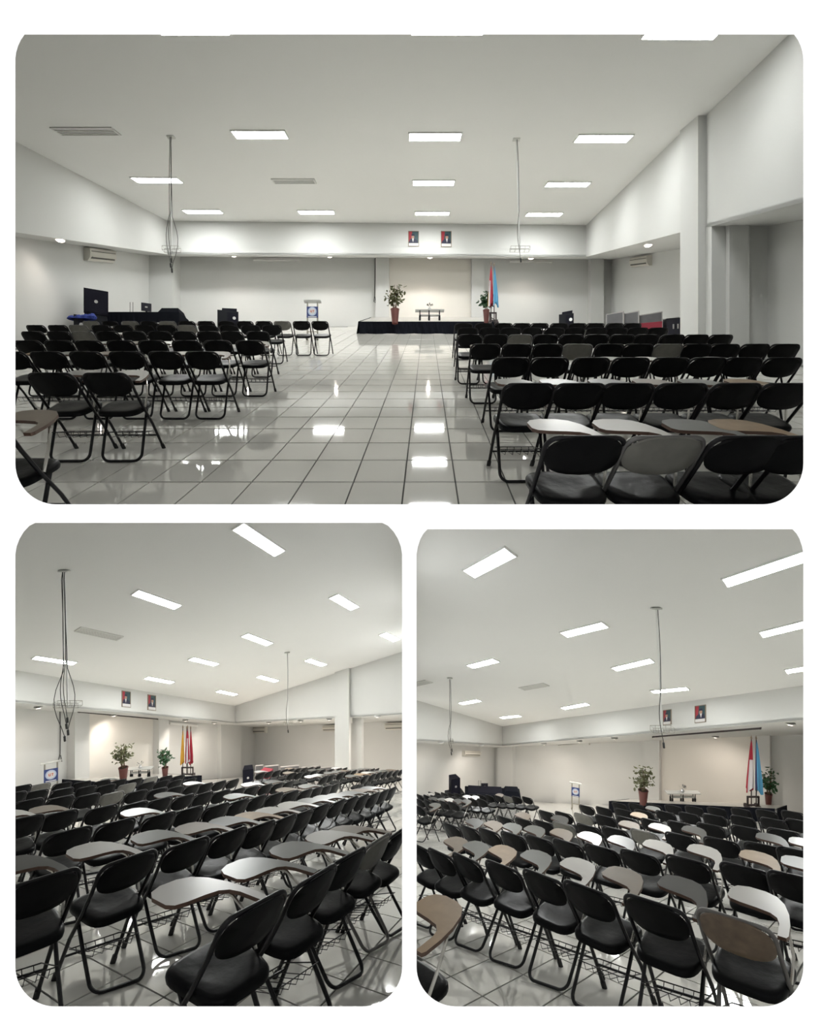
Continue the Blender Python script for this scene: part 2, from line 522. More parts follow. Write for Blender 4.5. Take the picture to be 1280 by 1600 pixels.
deck(C, 'ceiling_soffit', 'low soffit above the stage of the lower-right picture', [CK, (12.4, 9.54), (18.4, 16.2), (6.6, 28.95), (4.9, 31.2)], HSC + 0.001, 'wall', 0.08, 'soffit')
deck(C, 'ceiling_soffit', 'low soffit above the far left bay of the lower-right picture', [CK, (4.9, 31.2), (-0.4, 25.4), (-0.1, 23.5)], HSC + 0.001, 'wall', 0.08, 'soffit')
CBK2 = [(6.6, 28.75), (17.8, 16.7)]
pilaster_px(C, CBK2, 1011, 1034, (-0.2, -0.2), 'white pilaster left of the screen wall in the lower-right picture', HSC + 0.02)
pilaster_px(C, CBK2, 1176, 1206, (-0.2, -0.2), 'white pilaster right of the screen wall in the lower-right picture', HSC + 0.02)
pilaster_px(C, CBK2, 1034, 1176, (-0.03, -0.03), 'warm white screen wall behind the stage in the lower-right picture', HSC + 0.02, name='wall_screen', m='screencloth', cat='screen')
pilaster_px(C, [(4.9, 31.0), (6.6, 28.75)], 782, 806, (-0.2, -0.15), 'white corner pilaster behind the sound desk in the lower-right picture', HSC + 0.02)


# ------------------------------------------------------------------ tiled floors
def tiled_floor(hall, label, poly, p0, e1, e2, ir, jr, inside):
    base = deck(hall, 'floor', label, poly, -0.010, 'grout', -0.15, 'floor')
    g1, g2 = (0.006, 0.014) if hall.key == 'A' else (0.008, 0.008)
    L1, L2 = math.hypot(*e1), math.hypot(*e2)
    cells = []
    for i in range(*ir):
        for j in range(*jr):
            cx = p0[0] + (i + 0.5) * e1[0] + (j + 0.5) * e2[0]
            cy = p0[1] + (i + 0.5) * e1[1] + (j + 0.5) * e2[1]
            if cy < 1.4 or not inside(cx, cy):
                continue
            px = 640 + cx / cy * FOC
            py = hall.yh + hall.h * FOC / cy
            cells.append((cy, i, j, px, py))
    cells.sort()

    def corners(i, j):
        c = []
        for a, b in ((0, 0), (1, 0), (1, 1), (0, 1)):
            u = i + a + (g1 / L1 if a == 0 else -g1 / L1)
            v = j + b + (g2 / L2 if b == 0 else -g2 / L2)
            c.append((p0[0] + u * e1[0] + v * e2[0], p0[1] + u * e1[1] + v * e2[1]))
        return c
    x0, x1, y1 = {'A': (24, 1256, 790), 'B': (24, 629, 1575), 'C': (650, 1256, 1575)}[hall.key]
    seen = [c for c in cells if x0 - 30 < c[3] < x1 + 30 and c[4] < y1 + 25]
    single = set((c[1], c[2]) for c in seen[:290])
    # one shared mesh for all whole tiles
    i0, j0 = 0, 0
    cc = corners(0, 0)
    mid = (p0[0] + 0.5 * e1[0] + 0.5 * e2[0], p0[1] + 0.5 * e1[1] + 0.5 * e2[1])
    low = [Vector((x - mid[0], y - mid[1], hall.s * (y - mid[1]) - 0.009)) for x, y in cc]
    top = [p + Vector((0, 0, 0.009)) for p in low]
    me = MB().hexa(low, top).mesh('tile', M['tile'])
    rest = MB()
    for cy, i, j, px, py in cells:
        mx = mid[0] + i * e1[0] + j * e2[0]
        my = mid[1] + i * e1[1] + j * e2[1]
        pos = hall.pt(mx, my, 0)
        if (i, j) in single:
            t = bpy.data.objects.new('tile', me)
            t.location = pos
            zlo = min((pos + p).z for p in low) if hall.key == 'A' else 0
            xs = [(pos + p).x for p in top]
            if (hall.key == 'A' and zlo < CZ + 0.006) or (hall.key == 'B' and max(xs) > -0.01) or (hall.key == 'C' and min(xs) < 0.01):
                t.data = me.copy()
                for co, no in hall.clips:
                    clip_mesh(t.data, Vector(co) - pos, no)
                if not t.data.vertices:
                    bpy.data.objects.remove(t)
                    continue
            link(t, base)
        else:
            if hall.key == 'B' and mx > -0.3 or hall.key == 'C' and mx < 0.3:
                pass
            rest.hexa([pos + p for p in low], [pos + p for p in top])
    r = rest.obj('tile_field', M['tile'], base)
    hall.finish(r)
    r['kind'] = 'stuff'
    return base


tiled_floor(A, 'glossy cream tiled floor of the upper picture', [(-10.6, 3.66), (8.1, 3.66), (8.1, 12.2), (9.3, 13), (9.3, 24.9), (-10.6, 22.7)],
            (-0.175 + 0.0318 * 4.264, 4.264), (0.399, 0.0), (0.0318 * 0.552, 0.552), (-26, 24), (-2, 38),
            lambda x, y: -10.4 < x < (7.9 if y < 12 else 9.1) and 3.5 < y < 22.5 + 0.11 * (x + 10) and not (x > 6.5 and 11.9 < y < 13.4))
tiled_floor(B, 'glossy cream tiled floor of the lower-left picture', [(-4.6, 1.25), (0.1, 1.25), (0.3, 26.3), (-9.5, 33.8), (-16.0, 9.9)],
            (-2.287, 3.878), (0.409, -0.312), (0.115, 0.430), (-40, 40), (-20, 90),
            lambda x, y: x < 0.15 and (x + 4.3) * 1 > -1.3 * (y - 1.4) and x > -15.7 + 0.2685 * (y - 9.95) and y < 33.5 - 0.758 * (x + 9.55) and y < 33.4)
tiled_floor(C, 'glossy cream tiled floor of the lower-right picture', [(-0.1, 1.25), (4.6, 1.25), (18.2, 16.3), (6.6, 28.9), (4.9, 31.2), (-0.4, 25.4)],
            (0.317, 4.183), (0.196, -0.368), (0.369, 0.405), (-75, 40), (-20, 60),
            lambda x, y: x > -0.15 and x < 4.3 + 0.915 * (y - 1.4) and (y < 28.6 - 1.076 * (x - 6.6)) and y < 25.5 + 1.09 * x)


# ------------------------------------------------------------------ ceiling lights, vents, downlights
def ceil_quad(hall, p, q, wvec, drop):
    """four points under the ceiling: long axis p-q (plan), width vector in plan"""
    pts = [(p[0] - wvec[0], p[1] - wvec[1]), (q[0] - wvec[0], q[1] - wvec[1]), (q[0] + wvec[0], q[1] + wvec[1]), (p[0] + wvec[0], p[1] + wvec[1])]
    return [hall.pt(x, y, hall.cH(x, y) - drop) for x, y in pts]


def shrink(q, f, fw=None):
    c = (q[0] + q[1] + q[2] + q[3]) / 4
    u = (q[1] - q[0]) / 2
    v = (q[3] - q[0]) / 2
    lu, lv = u.length, v.length
    a, b = (lu - f) / lu, (lv - f) / lv
    return [c - u * a - v * b, c + u * a - v * b, c + u * a + v * b, c - u * a + v * b]


def ceiling_light(hall, p, q, wvec, label):
    quad = ceil_quad(hall, p, q, wvec, 0.0)
    c = (quad[0] + quad[1] + quad[2] + quad[3]) / 4
    root = empty('ceiling_light', c)
    tag(root, label, 'ceiling light', 'fluorescent ceiling lights of the ' + hall.pic + ' picture')
    dn = Vector((0, 0, -1))
    inn = shrink(quad, 0.035)
    fr = MB()
    for i in range(4):
        j = (i + 1) % 4
        a = [quad[i], quad[j], inn[j], inn[i]]
        fr.hexa([x - c for x in a], [x - c + dn * 0.03 for x in a])
    fr.obj('frame', M['white_metal'], root)
    MB().hexa([x - c + dn * 0.005 for x in inn], [x - c + dn * 0.026 for x in inn]).obj('diffuser', M['tubelight' + hall.key], root)
    return root


def ceiling_vent(hall, p, q, wvec, label):
    quad = ceil_quad(hall, p, q, wvec, 0.0)
    c = (quad[0] + quad[1] + quad[2] + quad[3]) / 4
    root = empty('ceiling_vent', c)
    tag(root, label, 'air vent', 'ceiling vents')
    dn = Vector((0, 0, -1))
    inn = shrink(quad, 0.04)
    fr = MB()
    for i in range(4):
        j = (i + 1) % 4
        a = [quad[i], quad[j], inn[j], inn[i]]
        fr.hexa([x - c for x in a], [x - c + dn * 0.03 for x in a])
    fr.obj('frame', M['ventgrey'], root)
    MB().hexa([x - c + dn * 0.002 for x in inn], [x - c + dn * 0.006 for x in inn]).obj('backing', M['ventdark'], root)
    n = 4
    for k in range(n):
        t0, t1 = (k + 0.15) / n, (k + 0.7) / n
        a = [inn[0].lerp(inn[3], t0), inn[1].lerp(inn[2], t0), inn[1].lerp(inn[2], t1), inn[0].lerp(inn[3], t1)]
        MB().hexa([x - c + dn * 0.008 for x in a], [x - c + dn * 0.024 for x in a]).obj('slat', M['ventgrey'], root)


def lights_px(hall, segs, wvec, labels, fn=ceiling_light):
    for (x0, y0, x1, y1), lb in zip(segs, labels):
        p, q = hall.onceil(x0, y0), hall.onceil(x1, y1)
        fn(hall, p, q, wvec, lb)


A_L = [(364, 209.5, 449, 209.5), (638, 213, 722, 213), (899.5, 215.5, 986, 215.5), (208.5, 280.5, 282.5, 281), (644, 285, 711, 285),
       (852.5, 287.5, 921, 287.5), (287.5, 330, 347, 330), (466, 331, 523, 331), (648, 332.8, 703, 332.8), (822, 334.5, 878.5, 334.5), (1008, 47, 1128, 48),
       (640, 40, 760, 40), (240, 40, 355, 40)]
pos_a = ['left one of the middle row', 'centre one of the front row', 'right one of the front row', 'leftmost, behind the left pole', 'second centre one from the front',
         'second right-hand one from the front', 'far left one by the bulkhead', 'far one left of the portraits', 'far one above the portraits', 'far right one by the hanging pole', 'cut off by the top edge',
         'just above the top edge, centre', 'just above the top edge, left']
lights_px(A, A_L, (0.0, 0.25), ['bright fluorescent ceiling light of the upper picture, ' + s for s in pos_a])
B_L = [(371, 820, 438, 864), (210, 924, 279, 948), (521, 930, 555, 950), (598, 989, 620, 1000), (382, 991, 422, 1006), (298, 1028, 339, 1038),
       (480, 1030, 507, 1039), (228, 1058, 270, 1066), (404, 1056, 433, 1064), (340, 1079, 369, 1085), (52, 1026, 118, 1036)]
pos_b = ['cut by the top edge', 'largest left of centre', 'second from the right', 'rightmost, by the edge', 'near the middle', 'above the portraits', 'right of the thin pole top',
         'above the left portrait', 'just left of the thin pole', 'farthest, by the corner', 'leftmost, behind the wire pole']
lights_px(B, B_L, (-0.15, 0.113), ['bright fluorescent ceiling light of the lower-left picture, ' + s for s in pos_b])
C_L = [(732, 896, 799, 860), (880, 991, 947, 974.5), (734, 1041, 776, 1030.5), (720, 1099, 749, 1093.5), (783, 1121, 813, 1117.8), (879, 1106.5, 919, 1099),
       (959, 1045, 1020, 1030.5), (1019, 1080.5, 1076, 1074.5), (1131, 910, 1262, 866), (1188, 991, 1268, 971), (1227, 1048.5, 1290, 1038)]
pos_c = ['upper left one', 'left of the thin pole top', 'left, third from the top', 'far left by the wires', 'farthest, in the corner', 'left of the portraits',
         'just left of the long pole', 'crossing behind the long pole', 'largest, at upper right', 'right edge, second from top', 'right edge, lowest']
lights_px(C, C_L, (0.135, 0.148), ['bright fluorescent ceiling light of the lower-right picture, ' + s for s in pos_c])
lights_px(A, [(87, 204.5, 182, 204.5), (426, 282.5, 493, 282.5)], (0, 0.22), ['large grey ceiling vent at the left of the upper picture', 'small grey ceiling vent left of centre in the upper picture'], ceiling_vent)
lights_px(B, [(121, 982, 188, 997)], (-0.16, 0.12), ['grey ceiling vent near the wire pole of the lower-left picture'], ceiling_vent)
lights_px(C, [(815, 1076, 854, 1069), (640, 1071, 671, 1064)], (0.14, 0.155), ['grey ceiling vent in the middle of the lower-right picture', 'grey ceiling vent at the left edge of the lower-right picture'], ceiling_vent)


ORDW = ['first', 'second', 'third', 'fourth', 'fifth', 'sixth', 'seventh']


def downlight(hall, px, py, hs, label, power=25.0, aim=None):
    X, Y = hall.fl(px, py, hs)
    p = hall.pt(X, Y, hs - 0.004)
    root = empty('downlight', p)
    tag(root, label, 'downlight', 'soffit downlights')
    MB().lathe([(0.14, 0.0), (0.14, -0.02), (0.11, -0.025), (0.105, -0.012)], 20).obj('trim_ring', M['white_metal'], root, True)
    MB().lathe([(0.105, -0.012), (0.10, -0.03), (0.07, -0.05), (0.01, -0.058)], 20).obj('lens', M['spotglow'], root, True)
    if power:
        ld = bpy.data.lights.new('downlight_bulb', 'SPOT')
        ld.energy = power
        ld.color = (1.0, 0.90, 0.81)
        ld.spot_size = math.radians(150)
        ld.spot_blend = 1.0
        ld.shadow_soft_size = 0.06
        lo = bpy.data.objects.new('downlight_bulb', ld)
        link(lo, root)
        lo.location = (0, 0, -0.10)
        if aim:
            lo.rotation_euler = Vector(aim).to_track_quat('-Z', 'Y').to_euler()


for i_, (px_, py_) in enumerate([(420, 1128.3), (470, 1125.6), (515, 1123.0), (590, 1118.5)]):
    downlight(B, px_, py_, HSB, ORDW[i_] + ' downlight from left in the far bay soffit of the lower-left picture', 260)
for i_, (px_, py_) in enumerate([(60, 1104), (290, 1124.5), (335, 1128.5)]):
    downlight(B, px_, py_, HSB, ORDW[i_] + ' downlight from left above the rear wall of the lower-left picture', 150)
for i_, (px_, py_) in enumerate([(752, 1163.6), (850, 1161.5), (905, 1157.0), (960, 1152.5), (1235, 1129.5)]):
    downlight(C, px_, py_, HSC, ORDW[i_] + ' downlight from left in the soffit of the lower-right picture', 170)
downlight(A, 94, 374, HS, 'small lit downlight in the left soffit of the upper picture', 50)
downlight(A, 1013, 382, HS, 'small lit downlight in the right soffit of the upper picture', 40)
downlight(A, 672, 400.8, HS, 'small downlight above the screen wall of the upper picture', 120)
for i_, (px_, py_) in enumerate([(365, 398.5), (515, 399.5), (830, 402.5)]):
    downlight(A, px_, py_, HS, ORDW[i_] + ' downlight from left in the soffit over the upper stage', 75)
downlight(B, 178, 1116.5, HSB, 'small downlight above the screen wall of the lower-left picture', 150)
downlight(C, 689, 1159.5, HSC, 'small lit downlight by the hanging wires of the lower-right picture', 90)
downlight(C, 1118, 1150, HSC, 'small downlight above the screen wall of the lower-right picture', 170)


# ------------------------------------------------------------------ things on walls
def wall_frame(hall, line, px, py, out):
    """origin on a wall and a map from (along the wall, out of the wall, up); things hung on a wall follow the raked bulkheads"""
    X, Y, H = hall.onwall(px, py, line)
    d = Vector((line[1][0] - line[0][0], line[1][1] - line[0][1], 0)).normalized()
    n = Vector((-d.y, d.x, 0))
    if n.dot(Vector((out[0], out[1], 0))) < 0:
        n = -n
    x = n.cross(Vector((0, 0, 1)))
    xr = Vector((x.x, x.y, hall.s * x.y))
    nr = Vector((n.x, n.y, hall.s * n.y))

    def xf(p):
        return xr * p.x + nr * p.y + Vector((0, 0, p.z))
    return hall.pt(X, Y, H), xf, Y


UPR = lambda p: Vector((p.x, p.z, p.y))      # a flat outline drawn in x, y stands up in x, z


def portrait(hall, line, x0, y0, x1, y1, out, label, lean):
    pc, xf, Y = wall_frame(hall, line, (x0 + x1) / 2, (y0 + y1) / 2, out)
    pa = wall_frame(hall, line, x0, (y0 + y1) / 2, out)[0]
    pb = wall_frame(hall, line, x1, (y0 + y1) / 2, out)[0]
    w = math.hypot(pb.x - pa.x, pb.y - pa.y)
    h = (y1 - y0) / FOC * Y
    root = empty('portrait', pc)
    tag(root, label, 'portrait', 'framed portraits on the bulkhead')
    hw, hh = w / 2, h / 2
    b = h * 0.035
    fr = MB()
    for x_0, x_1, z0, z1 in ((-hw, hw, hh - b, hh), (-hw, hw, -hh, -hh + b), (-hw, -hw + b, -hh, hh), (hw - b, hw, -hh, hh)):
        fr.box(x_0, x_1, 0.0, 0.03, z0, z1)
    fr.obj('frame', M['frame_gold'], root, xf=xf)
    MB().box(-hw + b, hw - b, 0.0, 0.010, -hh + b, hh - b).obj('backdrop', M['p_teal'], root, xf=xf)

    def flat(name, pts, m, off):
        MB().prism([(x, z) for x, z in pts], off, off + 0.003).obj(name, M[m], root, xf=lambda p: xf(UPR(p)))
    # seen from the room the local x axis runs to the left
    flat('flag_drape', [(hw - b, -hh * 0.45), (hw - b, hh - b), (hw * 0.25, hh - b), (hw * 0.45, -hh * 0.3)], 'p_red', 0.011)
    zb = -hh * 0.58
    k = lean * w * 0.06
    flat('suit', [(-hw * 0.82, zb), (hw * 0.82, zb), (hw * 0.78, -hh * 0.25), (hw * 0.45 + k, -hh * 0.02), (hw * 0.15 + k, hh * 0.06), (-hw * 0.15 + k, hh * 0.06), (-hw * 0.45 + k, -hh * 0.02), (-hw * 0.78, -hh * 0.25)], 'p_suit', 0.014)
    flat('shirt', [(k - hw * 0.02, zb + hh * 0.12), (k + hw * 0.2, hh * 0.06), (k - hw * 0.2, hh * 0.06)], 'p_white', 0.017)
    flat('face', [(k + hw * 0.26 * math.cos(a * math.pi / 8), hh * 0.24 + hh * 0.23 * math.sin(a * math.pi / 8)) for a in range(16)], 'p_skin', 0.020)
    flat('cap', [(k - hw * 0.3, hh * 0.36), (k + hw * 0.3, hh * 0.36), (k + hw * 0.27, hh * 0.58), (k - hw * 0.27, hh * 0.6)], 'p_suit', 0.023)
    flat('caption_strip', [(-hw + b, -hh + b), (hw - b, -hh + b), (hw - b, zb), (-hw + b, zb)], 'p_white', 0.026)


portrait(A, UB, 638, 361, 654.5, 385, (0, -1), 'left framed portrait above the screen wall in the upper picture', 1)
portrait(A, UB, 689, 361, 705.5, 386, (0, -1), 'right framed portrait above the screen wall in the upper picture', -1)
portrait(B, BUL, 190, 1080, 203.5, 1105, (1, -0.3), 'left framed portrait on the bulkhead of the lower-left picture', 1)
portrait(B, BUL, 230.5, 1086, 243, 1110, (1, -0.3), 'right framed portrait on the bulkhead of the lower-left picture', -1)
portrait(C, CUR, 1037, 1109, 1049.5, 1132.5, (-1, -0.4), 'left framed portrait, half behind the pole, in the lower-right picture', 1)
portrait(C, CUR, 1086.5, 1102, 1103.5, 1129, (-1, -0.4), 'right framed portrait on the bulkhead of the lower-right picture', -1)


def span_px(hall, line, x0, y0, x1, y1):
    X0, Y0, H0 = hall.onwall(x0, y0, line)
    X1, Y1, H1 = hall.onwall(x1, y1, line)
    return hall.pt(X0, Y0, H0), hall.pt(X1, Y1, H1)


def bar_on_wall(hall, line, x0, y0, x1, y1, out, th, hgt, name, mname, label, cat):
    p, q = span_px(hall, line, x0, y0, x1, y1)
    o = Vector((out[0], out[1], 0)).normalized()
    up = Vector((0, 0, hgt / 2))
    c = (p + q) / 2
    a = [p - up, q - up, q - up + o * th, p - up + o * th]
    b = [v + up * 2 for v in a]
    root = empty(name, c)
    tag(root, label, cat)
    MB().hexa([v - c for v in a], [v - c for v in b]).obj('body', M[mname], root)
    for e in (p, q):
        d = (q - p).normalized() * 0.03
        MB().hexa([e - d - up * 1.2 - c, e + d - up * 1.2 - c, e + d - up * 1.2 + o * th * 1.1 - c, e - d - up * 1.2 + o * th * 1.1 - c],
                  [e - d + up * 1.2 - c, e + d + up * 1.2 - c, e + d + up * 1.2 + o * th * 1.1 - c, e - d + up * 1.2 + o * th * 1.1 - c]).obj('end_cap', M[mname], root)


bar_on_wall(A, AB, 398, 406, 468, 406.5, (0, -1), 0.10, 0.10, 'tube_light', 'ventgrey', 'unlit tube light high on the rear wall, left in the upper picture', 'tube light')
bar_on_wall(A, AB, 797, 408.5, 861, 409, (0, -1), 0.10, 0.10, 'tube_light', 'ventgrey', 'unlit tube light behind the right pole bracket in the upper picture', 'tube light')
bar_on_wall(B, BBK, 264, 1130, 306, 1134, (1, -0.3), 0.10, 0.10, 'tube_light', 'white_metal', 'unlit tube light above the flags in the lower-left picture', 'tube light')
bar_on_wall(C, CBK2, 874, 1165.5, 921, 1161.5, (-0.7, -0.7), 0.10, 0.10, 'tube_light', 'ventgrey', 'unlit tube light on the rear wall of the lower-right picture', 'tube light')
A_SC = [(-0.9, 22.9), (3.0, 23.3)]
bar_on_wall(A, A_SC, 599, 399.8, 750, 401.5, (0, -1), 0.06, 0.045, 'screen_rail', 'wooddark', 'thin dark rail above the screen wall in the upper picture', 'rail')
bar_on_wall(B, [(BBK[0][0] + 0.6, BBK[0][1]), (BBK[1][0] + 0.6, BBK[1][1])], 122, 1112.5, 245, 1123.5, (1, -0.3), 0.06, 0.045, 'screen_rail', 'wooddark', 'thin dark rail above the screen wall in the lower-left picture', 'rail')
bar_on_wall(C, [(CUR[0][0] + 0.5, CUR[0][1] + 0.4), (CUR[1][0] + 0.5, CUR[1][1] + 0.4)], 1021, 1151, 1189, 1137.5, (-0.7, -0.7), 0.06, 0.045, 'screen_rail', 'wooddark', 'thin dark rail above the screen wall in the lower-right picture', 'rail')


def air_conditioner(hall, line, x0, y0, x1, y1, out, label):
    pc, xf, Y = wall_frame(hall, line, (x0 + x1) / 2, (y0 + y1) / 2, out)
    p, q = span_px(hall, line, x0, (y0 + y1) / 2, x1, (y0 + y1) / 2)
    w = math.hypot(q.x - p.x, q.y - p.y) * 0.92
    h = (y1 - y0) / FOC * Y * 0.9
    root = empty('air_conditioner', pc)
    tag(root, label, 'air conditioner', 'wall air conditioners')
    prof = [(0.0, -h / 2), (0.13, -h / 2), (0.20, -h * 0.25), (0.22, h * 0.1), (0.20, h * 0.42), (0.16, h / 2), (0.0, h / 2)]
    n = len(prof)
    vv = [(-w / 2, y, z) for y, z in prof] + [(w / 2, y, z) for y, z in prof]
    MB().add(vv, [tuple(range(n)), tuple(range(2 * n - 1, n - 1, -1))] + [(i, n + i, n + (i + 1) % n, (i + 1) % n) for i in range(n)]).obj('body', M['ac'], root, xf=xf)
    MB().box(-w * 0.44, w * 0.44, 0.14, 0.212, -h * 0.34, -h * 0.22).obj('outlet_slot', M['acdark'], root, xf=xf)
    MB().box(-w * 0.46, w * 0.46, 0.18, 0.224, h * 0.20, h * 0.25).obj('intake_slot', M['acdark'], root, xf=xf)
    MB().box(-w * 0.42, w * 0.42, 0.16, 0.225, -h * 0.21, -h * 0.15).obj('louvre', M['ac'], root, xf=xf)


air_conditioner(A, [(-10.5, 1.3), (-10.5, 22.6)], 130, 388, 175, 410, (1, 0), 'wall air conditioner high on the left wall of the upper picture')
air_conditioner(A, [(9.2, 24.8), (9.2, 13.2)], 990, 400, 1020, 417, (-1, 0), 'wall air conditioner in the far right bay of the upper picture')
air_conditioner(B, BRO, 397, 1134, 419, 1146, (-0.6, -0.8), 'leftmost wall air conditioner in the far bay of the lower-left picture')
air_conditioner(B, BRO, 507, 1133, 530, 1143, (-0.6, -0.8), 'wall air conditioner just left of the column in the lower-left picture')
air_conditioner(B, BRO, 604, 1129, 634, 1141, (-0.6, -0.8), 'wall air conditioner at the right edge of the lower-left picture')
air_conditioner(C, CLO, 721, 1173, 748, 1182, (0.6, -0.8), 'wall air conditioner on the far left wall of the lower-right picture')


# ------------------------------------------------------------------ hanging projector poles
def hanging_pole(hall, px, ytop, pxb, ybot, label, wires, basket):
    X, Y = hall.onceil(px, ytop)
    top = hall.pt(X, Y, hall.cH(X, Y))
    L = (ybot - ytop) / FOC * Y
    dxb = (pxb - px) / FOC * Y
    root = empty('projector_pole', top)
    tag(root, label, 'pole', 'ceiling projector poles')
    MB().box(-0.09, 0.09, -0.06, 0.06, -0.03, 0.0).obj('ceiling_plate', M['ventgrey'], root)
    MB().tube([(0, 0, -0.02), (dxb * 0.5, 0, -L * 0.5), (dxb, 0, -L)], 0.016, 8).obj('pole', M['white_metal'], root, True)
    b = Vector((dxb, 0, -L))
    w = basket
    br = MB()
    for z in (0.0, 0.09):
        br.tube([b + Vector(v) for v in ((-w, -0.07, z), (w, -0.07, z), (w, 0.07, z), (-w, 0.07, z))], 0.005, 5, closed=True)
    for i in range(5):
        x = -w + 2 * w * i / 4
        br.tube([b + Vector((x, -0.07, 0.09)), b + Vector((x, -0.07, 0)), b + Vector((x, 0.07, 0)), b + Vector((x, 0.07, 0.09))], 0.004, 5)
    br.obj('bracket', M['steel'], root)
    for k in range(wires):
        sgn = -1 if k % 2 else 1
        pts = [Vector((0.02 * sgn, -0.02, -0.02))]
        n = 18
        for i in range(1, n + 1):
            t = i / n
            z = -t * (L + (0.20 + 0.12 * k))
            loop = max(0.0, math.sin(math.pi * min(1, max(0, (t - 0.62) / 0.36))))
            x = dxb * t + (0.012 + 0.008 * k) * sgn + 0.012 * math.sin(6 * t + 2 * k) + (0.05 + 0.045 * k) * (sgn if k else -1) * loop
            pts.append(Vector((x, -0.035, z)))
        c_ = MB().tube(pts, 0.007, 5).obj('cable', M['cable'], root, True)
        e = pts[-1]
        MB().tube([e, e + Vector((0.01, 0, -0.10))], 0.02, 6).obj('plug', M['cable'], c_)


hanging_pole(A, 267, 213, 268, 392, 'left hanging projector pole with loose wires in the upper picture', 3, 0.2)
hanging_pole(A, 807, 217, 812.5, 392, 'right hanging projector pole with bracket in the upper picture', 1, 0.24)
hanging_pole(B, 100.5, 891, 106, 1104, 'near hanging pole with tangled wires at left of the lower-left picture', 4, 0.24)
hanging_pole(B, 449, 1019, 450, 1131, 'far thin hanging pole in the lower-left picture', 1, 0.14)
hanging_pole(C, 703, 1059, 705.5, 1160, 'far hanging pole with wires at left of the lower-right picture', 2, 0.06)
hanging_pole(C, 1025.5, 949.5, 1035, 1143, 'near hanging pole with wire basket in the lower-right picture', 1, 0.2)


def wall_cable(hall, line, pts, out, label):
    o = Vector((out[0], out[1], 0)).normalized() * 0.04
    P = []
    for px, py in pts:
        X, Y, H = hall.onwall(px, py, line)
        P.append(hall.pt(X, Y, H) + o)
    ob = MB().tube(P, 0.016, 5).obj('wall_cable', M['cable'])
    tag(ob, label, 'cable')


wall_cable(A, AB, [(586.5, 402), (586.3, 430), (585.8, 460), (584.5, 472), (587.5, 474), (586, 464)], (0, -1), 'dark cable hanging down the rear wall of the upper picture')
wall_cable(B, BBK, [(92.5, 1108), (93, 1140), (92.6, 1178), (90, 1188), (95.5, 1190), (93.5, 1180)], (1, -0.3), 'dark cable hanging down the rear wall of the lower-left picture')


# ------------------------------------------------------------------ stage and what stands on it
def stage(hall, FL, FR, BL, H, label):
    FLv, FRv, BLv = [Vector((p[0], p[1], 0)) for p in (FL, FR, BL)]
    BRv = FRv + BLv - FLv
    q = [FLv, FRv, BRv, BLv]
    c = hall.pt(*( (FLv + BRv) / 2 ).xy, 0)
    root = empty('stage', c)
    tag(root, label, 'stage')
    a = [hall.pt(p.x, p.y, H - 0.05) - c for p in q]
    b = [hall.pt(p.x, p.y, H) - c for p in q]
    MB().hexa(a, b).obj('stage_top', M['stage'], root)
    # pleated skirt along the visible sides
    sk = MB()
    loop = [BLv, FLv, FRv, BRv]
    for p, r in zip(loop[:-1], loop[1:]):
        d = r - p
        L = d.length
        n = max(6, int(L / 0.12))
        nrm = Vector((d.y, -d.x, 0)).normalized()
        ctr = (FLv + BRv) / 2
        if nrm.dot((p + r) / 2 - ctr) < 0:
            nrm = -nrm
        top, bot = [], []
        for i in range(n + 1):
            x = p + d * (i / n)
            amp = 0.03 * (1 if i % 2 else -1)
            xt = x + nrm * 0.04
            xb = x + nrm * (0.07 + amp)
            top.append(hall.pt(xt.x, xt.y, H + 0.01) - c)
            bot.append(hall.pt(xb.x, xb.y, 0.005 + 0.012 * math.sin(i * 0.9)) - c)
        m_ = len(top)
        inn = [v - nrm * 0.02 for v in top]
        sk.add(top + bot + inn, [(i, i + 1, m_ + i + 1, m_ + i) for i in range(m_ - 1)] + [(i, i + 1, 2 * m_ + i + 1, 2 * m_ + i) for i in range(m_ - 1)])
    sk.obj('stage_skirt', M['cloth'], root)
    return root


ST = 0.43
stage(A, (-1.78, 19.3), (3.12, 19.3), (-1.55, 22.6), ST, 'low grey stage with black cloth skirt in the upper picture')
stage(B, (-10.3, 18.2), (-8.93, 23.3), (-12.8, 20.1), ST, 'low grey stage with black cloth skirt in the lower-left picture')
stage(C, C.fl(953, 1252, ST), C.fl(1212, 1264, ST), C.fl(985, 1248.6, ST), ST, 'low grey stage with black cloth skirt in the lower-right picture')


